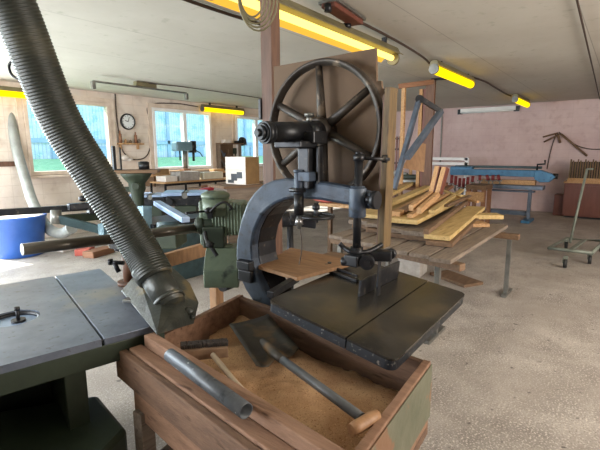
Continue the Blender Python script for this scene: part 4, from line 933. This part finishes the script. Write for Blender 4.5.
# white rail frame
wf = thing('white_rail_frame', 'white two-rail metal frame left of the blue bench', 'frame', (12.4, 4.2, 0))
xw = 11.8
for py in (158.7, 163.5): MB().bar(PX(428, py - .2, xw), PX(468, py + .4, xw), .06, .075).build('rail', M['white_trim'], wf)
q = PX(467, 160, xw); MB().bb(xw - .03, xw + .03, q.y - .05, q.y + .05, 0, PX(467, 158, xw).z).build('upright', M['white_trim'], wf)
q = PX(428, 160, xw); MB().bb(xw - .03, xw + .03, q.y - .03, q.y + .03, 0, PX(428, 158, xw).z).build('upright', M['white_trim'], wf)
# brown bench left of the blue one
sb_ = thing('brown_bench', 'small brown wooden bench beneath the red clamps', 'bench', (10.0, 3.0, 0))
q0, q1 = PX(466, 184, 9.6), PX(486, 185.5, 9.6)
MB().bb(9.6, 10.2, q1.y, q0.y, q1.z - .1, q1.z).build('top', M['brown_wood'], sb_, bevel=.006)
MB().bb(9.6, 9.66, q1.y + .03, q0.y, q1.z - .35, q1.z - .15).build('front_board', M['tan_wood'], sb_)
for y in (q1.y + .05, q0.y - .05):
    for x in (9.66, 10.14): MB().bb(x - .04, x + .04, y - .04, y + .04, 0, q1.z - .101).build('leg', M['red_wood'], sb_)
# white stand & box near wall
# cabinet with crate of sticks
cbx = thing('brown_cabinet', 'dark reddish brown cabinet against the pink wall at the right edge', 'cabinet', (12.4, .5, 0))
yl, zc = PZ(561, 217.3, 0).y, PX(570, 183, 12.1).z
MB().bb(12.10, 12.85, -.75, yl, .04, zc).build('carcass', M['cabinet'], cbx, bevel=.006)
MB().bb(12.085, 12.10, yl - .85, yl - .02, .06, zc - .06).build('door', M['cabinet'], cbx, bevel=.003)
MB().bb(12.085, 12.10, -.73, yl - .88, .06, zc - .06).build('door', M['cabinet'], cbx, bevel=.003)
MB().bb(12.06, 12.86, -.78, yl + .02, zc, zc + .035).build('top', M['tan_wood'], cbx, bevel=.004)
MB().bb(12.14, 12.8, -.7, yl - .05, 0, .039).build('plinth', M['iron_black'], cbx)
cr = thing('slat_tray', 'pale wooden tray standing on the brown cabinet holding sticks', 'tray', (12.3, .6, zc + .035))
MB().bb(12.12, 12.42, -.5, yl - .05, zc + .036, zc + .06).build('tray_bottom', M['tan_wood'], cr)
MB().bb(12.40, 12.419, -.5, yl - .05, zc + .061, zc + .5).build('stick_gap_shade', M['iron_black'], cr)  # black sheet added as the shade between the sticks
MB().bb(12.10, 12.12, -.5, yl - .05, zc + .036, zc + .12).bb(12.42, 12.44, -.5, yl - .05, zc + .036, zc + .12).build('tray_side', M['tan_wood'], cr)
for k in range(26):
    y = yl - .08 - k * .049
    MB().bar((12.16, y, zc + .065), (12.22, y - .0, zc + .56 - .03 * (k % 3)), .028, .05, up=(1, 0, 0)).build('stick', M[['guard', 'brown_wood'][k % 2]], cat='stick', group='sticks standing in the tray on the cabinet', label='%s thin stick standing in the cabinet tray, %s from the left' % (['olive brown', 'dark brown'][k % 2], ORD[k]))
kb = PX(559, 205, 12.35)
MB().bb(12.35, 12.75, kb.y - .1, kb.y + .12, 0, .52).build('small_dark_box', M['cabinet'], cat='box', bevel=.01, label='narrow dark box on the floor left of the brown cabinet')
# tangle of cables and sticks hung on the wall
hk = thing('wall_hook', 'iron hook fixed to the pink wall above the blue bench', 'hook', (12.9, 1.6, 2.05))
def bw(px, py, off=.04): return PX(px, py, 12.92 - off)
MB().cyl(bw(558, 134, 0.001), bw(558, 134, .12), .015, n=8).build('hook_pin', M['iron_dark'], hk)
for i, (p, q, r_) in enumerate((((558, 133), (543, 137), .02), ((560, 134), (544, 142), .02), ((561, 134), (587, 156), .025), ((558, 135), (560, 143), .03))):
    MB().tube([bw(*p, .08), bw(*q, .05)], r_, 8).build('hanging_stick', M['brown_wood'], cat='stick', group='sticks hanging on the wall hook', label=['upper short brown stick pointing left from the wall hook', 'lower short brown stick pointing left from the wall hook', 'long brown stick slanting down right from the wall hook', 'short thick stick hanging straight down from the hook'][i])
MB().tube(bez([bw(559, 132), bw(566, 139), bw(578, 146), bw(590, 149), bw(603, 149.5), bw(640, 152)], 6), .014, 6).build('black_cable', M['cable'], cat='cable', label='thin dark cable sagging right from the wall hook')
MB().tube(bez([bw(556, 134), bw(552, 146), bw(549, 158), bw(547, 169)], 6), .012, 6).build('loose_wire', M['cable'], cat='cord', label='thin cord hanging from the wall hook to the blue bench')
MB().tube(bez([bw(443.3, 90, .03), bw(442.5, 108, .03), bw(441.3, 137, .03), bw(440, 165, .03)], 4), .02, 8).build('wall_conduit', M['dull_steel'], cat='conduit', label='thin grey conduit running down the pink wall behind the arm')
# trolley
tl = thing('floor_trolley', 'grey-green low wheeled trolley with tall thin handle at the right', 'trolley', PZ(577, 262, 0), 0)
zf = .17
f = [PZ(549, 248, zf), PZ(592, 253, zf), PZ(604, 241, zf), PZ(566, 238.5, zf)]
def tb_(a, b, r=.022): return MB().tube([a, b], r, 10)
MB().tube([f[1] + (f[0] - f[1]) * .04, f[0], f[3], f[2], f[1], f[1] + (f[0] - f[1]) * -.0], .026, 10).build('base_frame', M['green_paint'], tl)
MB().tube([f[0], f[1]], .026, 10).build('front_bar', M['green_paint'], tl)
MB().bar(f[0].lerp(f[1], .5), f[3].lerp(f[2], .5), .05, .03).build('centre_bar', M['green_paint'], tl)
hb0 = PZ(570, 243, zf); hb1 = PD(587, 169, (hb0 - C0).dot(CF) + .05)
MB().cyl(hb0, hb1, .018, n=12).cyl(hb1, hb1 + Vector((.03, -.08, 0)), .014, n=8).build('handle', M['green_paint'], tl)
for i, v in enumerate(f):
    w_ = v.lerp((f[0] + f[2]) / 2, .08); w_ = Vector((w_.x, w_.y, 0)) if i else Vector((PZ(566.5, 268, 0).x, PZ(566.5, 268, 0).y, 0))
    if i: d2 = 0
    wv = Vector((w_.x, w_.y, .065))
    if i == 0: wv = Vector((w_.x, w_.y + .02, .065))
    MB().cyl(wv + Vector((-.0, -.02, 0)), wv + Vector((0, .02, 0)), .065, n=20).build('wheel', M['rubber'], tl)
    MB().bar(wv + Vector((0, 0, .06)), Vector((wv.x, wv.y, zf)), .05, .04, up=(1, 0, 0)).bar(wv + Vector((0, .03, 0)), wv + Vector((0, .03, .08)), .01, .03).build('fork', M['green_paint'], tl)

# ---------------- ceiling ----------------
def lamp_lit(name, label, x0, x1, y, z, big=False, k=1.0):
    t = thing(name, label, 'ceiling lamp', ((x0 + x1) / 2, y, z), group='yellow tube lamps under the ceiling')
    w = (.075 if big else .06) * k
    MB().prism([(-w, 0), (w, 0), (w * .55, .07), (-w * .55, .07)], lambda a, b: Vector((x0, y + a, z + b)), lambda a, b: Vector((x1, y + a, z + b))).build('housing', M['lamp_olive'], t)
    if big:
        MB().cyl((x0 + .03, y, z - .035 * k), (x1 - .05, y, z - .035 * k), .026 * k, n=16).build('tube', M['tube_hot'], t)
        def flap(y0_, y1_, z1_, m_, lb):
            V_ = Vector
            MB().hexa([V_((x0, y0_, z)), V_((x1, y0_, z)), V_((x1, y1_, z1_)), V_((x0, y1_, z1_)), V_((x0, y0_, z + .01)), V_((x1, y0_, z + .01)), V_((x1, y1_, z1_ + .01)), V_((x0, y1_, z1_ + .01))]).build('reflector', m_, t, label=lb)
        flap(y - w, y - .10 * k, z - .02, M['lamp_olive'], None)
        flap(y + w, y + .13 * k, z - .055 * k, M['tube_amb'], 'glowing amber diffuser flap')
    else:
        MB().cyl((x0 + .02, y, z - .05), (x1 - .02, y, z - .05), .052 * k, n=20).build('tube', M['tube_yel'], t)
    for x in (x0 - .01, x1 - .03): MB().cyl((x, y, z - .045), (x + .04, y, z - .045), .06 * k, n=16).build('end_cap', M['dull_steel'] if x < x1 - .1 else M['lamp_olive'], t)
    for x in (x0 + .25, x1 - .25): MB().bar((x, y, z + .07), (x, y, H), .05, .03).build('hanger', M['iron_dark'], t)
    return t
lamp_lit('tube_lamp', 'big near yellow tube lamp above the bandsaw wheel', 2.03, 4.80, 2.27, 2.70, True, 1.2)
lamp_lit('tube_lamp', 'middle yellow tube lamp in the ceiling row past the bandsaw', 5.95, 7.72, 2.22, 2.75, k=1.12)
lamp_lit('tube_lamp', 'farthest small yellow tube lamp near the pink wall', 10.6, 12.1, 2.10, 2.76, k=1.1)
lamp_lit('tube_lamp', 'yellow tube lamp above the window wall between two windows', 7.30, 8.75, 8.58, 2.72)
lamp_lit('tube_lamp', 'yellow tube lamp behind the top of the ribbed hose', 2.0, 3.75, 8.58, 2.66)
for nm, lab, a, b in (('white_tube_fixture', 'unlit white tube fixture on the pink back wall under the ceiling', (12.85, PX(461, 111.5, 12.85).y, 2.73), (12.85, PX(516, 107.5, 12.85).y, 2.73)),):
    t = thing(nm, lab, 'ceiling lamp', a)
    MB().bar(a, b, .12, .11).build('housing', M['white_trim'], t, bevel=.004)
    for s_ in (-.06, .06): MB().cyl(Vector(a) + Vector((s_ - .04, -.04, -.055)), Vector(b) + Vector((s_ - .04, .04, -.055)), .022, n=12).build('tube', M['tube_off'], t)
    for q in (a, b): MB().bar((q[0], q[1] + (.02 if q == a else -.02), 2.64), (q[0], q[1] + (.02 if q == a else -.02), 2.78), .14, .03, up=(1, 0, 0)).build('end_plate', M['iron_dark'], t)
    MB().bb(12.86, 12.919, b[1] + .2, a[1] - .2, 2.71, 2.75).build('wall_bracket', M['iron_dark'], t)
# bare batten at the left ceiling
a, b = PZ(93, 82.5, 2.72), PZ(181, 95, 2.72); b = Vector((b.x, a.y, 2.72)); a.z = 2.72
t = thing('batten_fixture', 'thin unlit ceiling batten fixture with downturned ends, upper left', 'ceiling lamp', a)
MB().bar((a.x, a.y, 2.74), (b.x, a.y, 2.74), .035, .03).build('bar', M['dull_steel'], t)
MB().bb(a.x + .75, a.x + 1.15, a.y - .05, a.y + .05, 2.757, 2.83).build('ballast', M['lamp_olive'], t)
for x in (a.x, b.x): MB().bb(x - .03, x + .03, a.y - .03, a.y + .03, 2.62, 2.739).build('socket', M['dull_steel'], t, bevel=.005)
MB().bb(a.x + .9, a.x + .95, a.y - .03, a.y + .03, 2.825, H).build('hanger', M['dull_steel'], t)
# junction fixture
t = thing('ceiling_fixture', 'reddish brown rusted fixture on the ceiling above the near lamp', 'fixture', (3.5, 2.28, 2.8))
a, b = PZ(328, 4, 2.80), PZ(357, 23, 2.80)
MB().bar(a, b, .13, .05).build('body', M['cabinet'], t, bevel=.01)
MB().bar(a + Vector((0, 0, .02)), b + Vector((0, 0, .02)), .18, .02).build('back_plate', M['dull_steel'], t)
MB().cyl(b + Vector((-.1, .05, -.06)), b + Vector((-.1, .05, -.02)), .04, n=10).cyl(a + Vector((0, 0, -.06)), a, .03, n=10).build('lamp_holder', M['iron_dark'], t)
def cab(pts, r, m, label, name='ceiling_cable', z=H - .02):
    MB().tube(bez([PZ(x, y, z) for x, y in pts], 6), r, 8).build(name, M[m], cat='cable', label=label)
cab([(360, 22), (376, 30), (395, 40), (412, 50), (424, 58), (430, 64)], .014, 'cable', 'dark cable linking the rusted fixture to the middle lamp')
cab([(472, 77), (486, 82), (496, 88), (506, 94), (511, 96)], .016, 'cable', 'dark cable linking the middle lamp to the farthest lamp')
cab([(150, -15), (187, 0), (225, 13), (260, 24)], .016, 'cable', 'brown ceiling conduit ending at the timber post', 'ceiling_conduit')
cab([(140, 82.5), (180, 86.5), (220, 92), (263, 98.5)], .008, 'cable', 'thin wire along the ceiling near the window wall')
cab([(572, -20), (577, 0), (588, 48), (597, 87), (601, 105)], .010, 'cable', 'thin dark line of cable on the ceiling at right edge')
# coil of wire by the post
m = MB()
for k in range(5):
    c_ = PD(252 + k * 1.5, -4, 2.3); r_ = .07 + .012 * k
    m.tube([c_ + Vector((.6 * math.cos(t_) * r_ * .9, -.8 * math.cos(t_) * r_ * .9, math.sin(t_) * r_ * 1.5)) for t_ in [2 * PI * i / 24 for i in range(25)]], .005, 6, caps=False)
cc = thing('wire_coil', 'coil of thin olive wire hung at the top of the timber post', 'wire', PD(255, 5, 2.3)); m.build('wire_loops', M['lamp_olive'], cc)
MB().cyl(PD(256, -16, 2.3), PD(264, -16, 2.42), .006, n=6).build('nail', M['iron_dark'], cc)
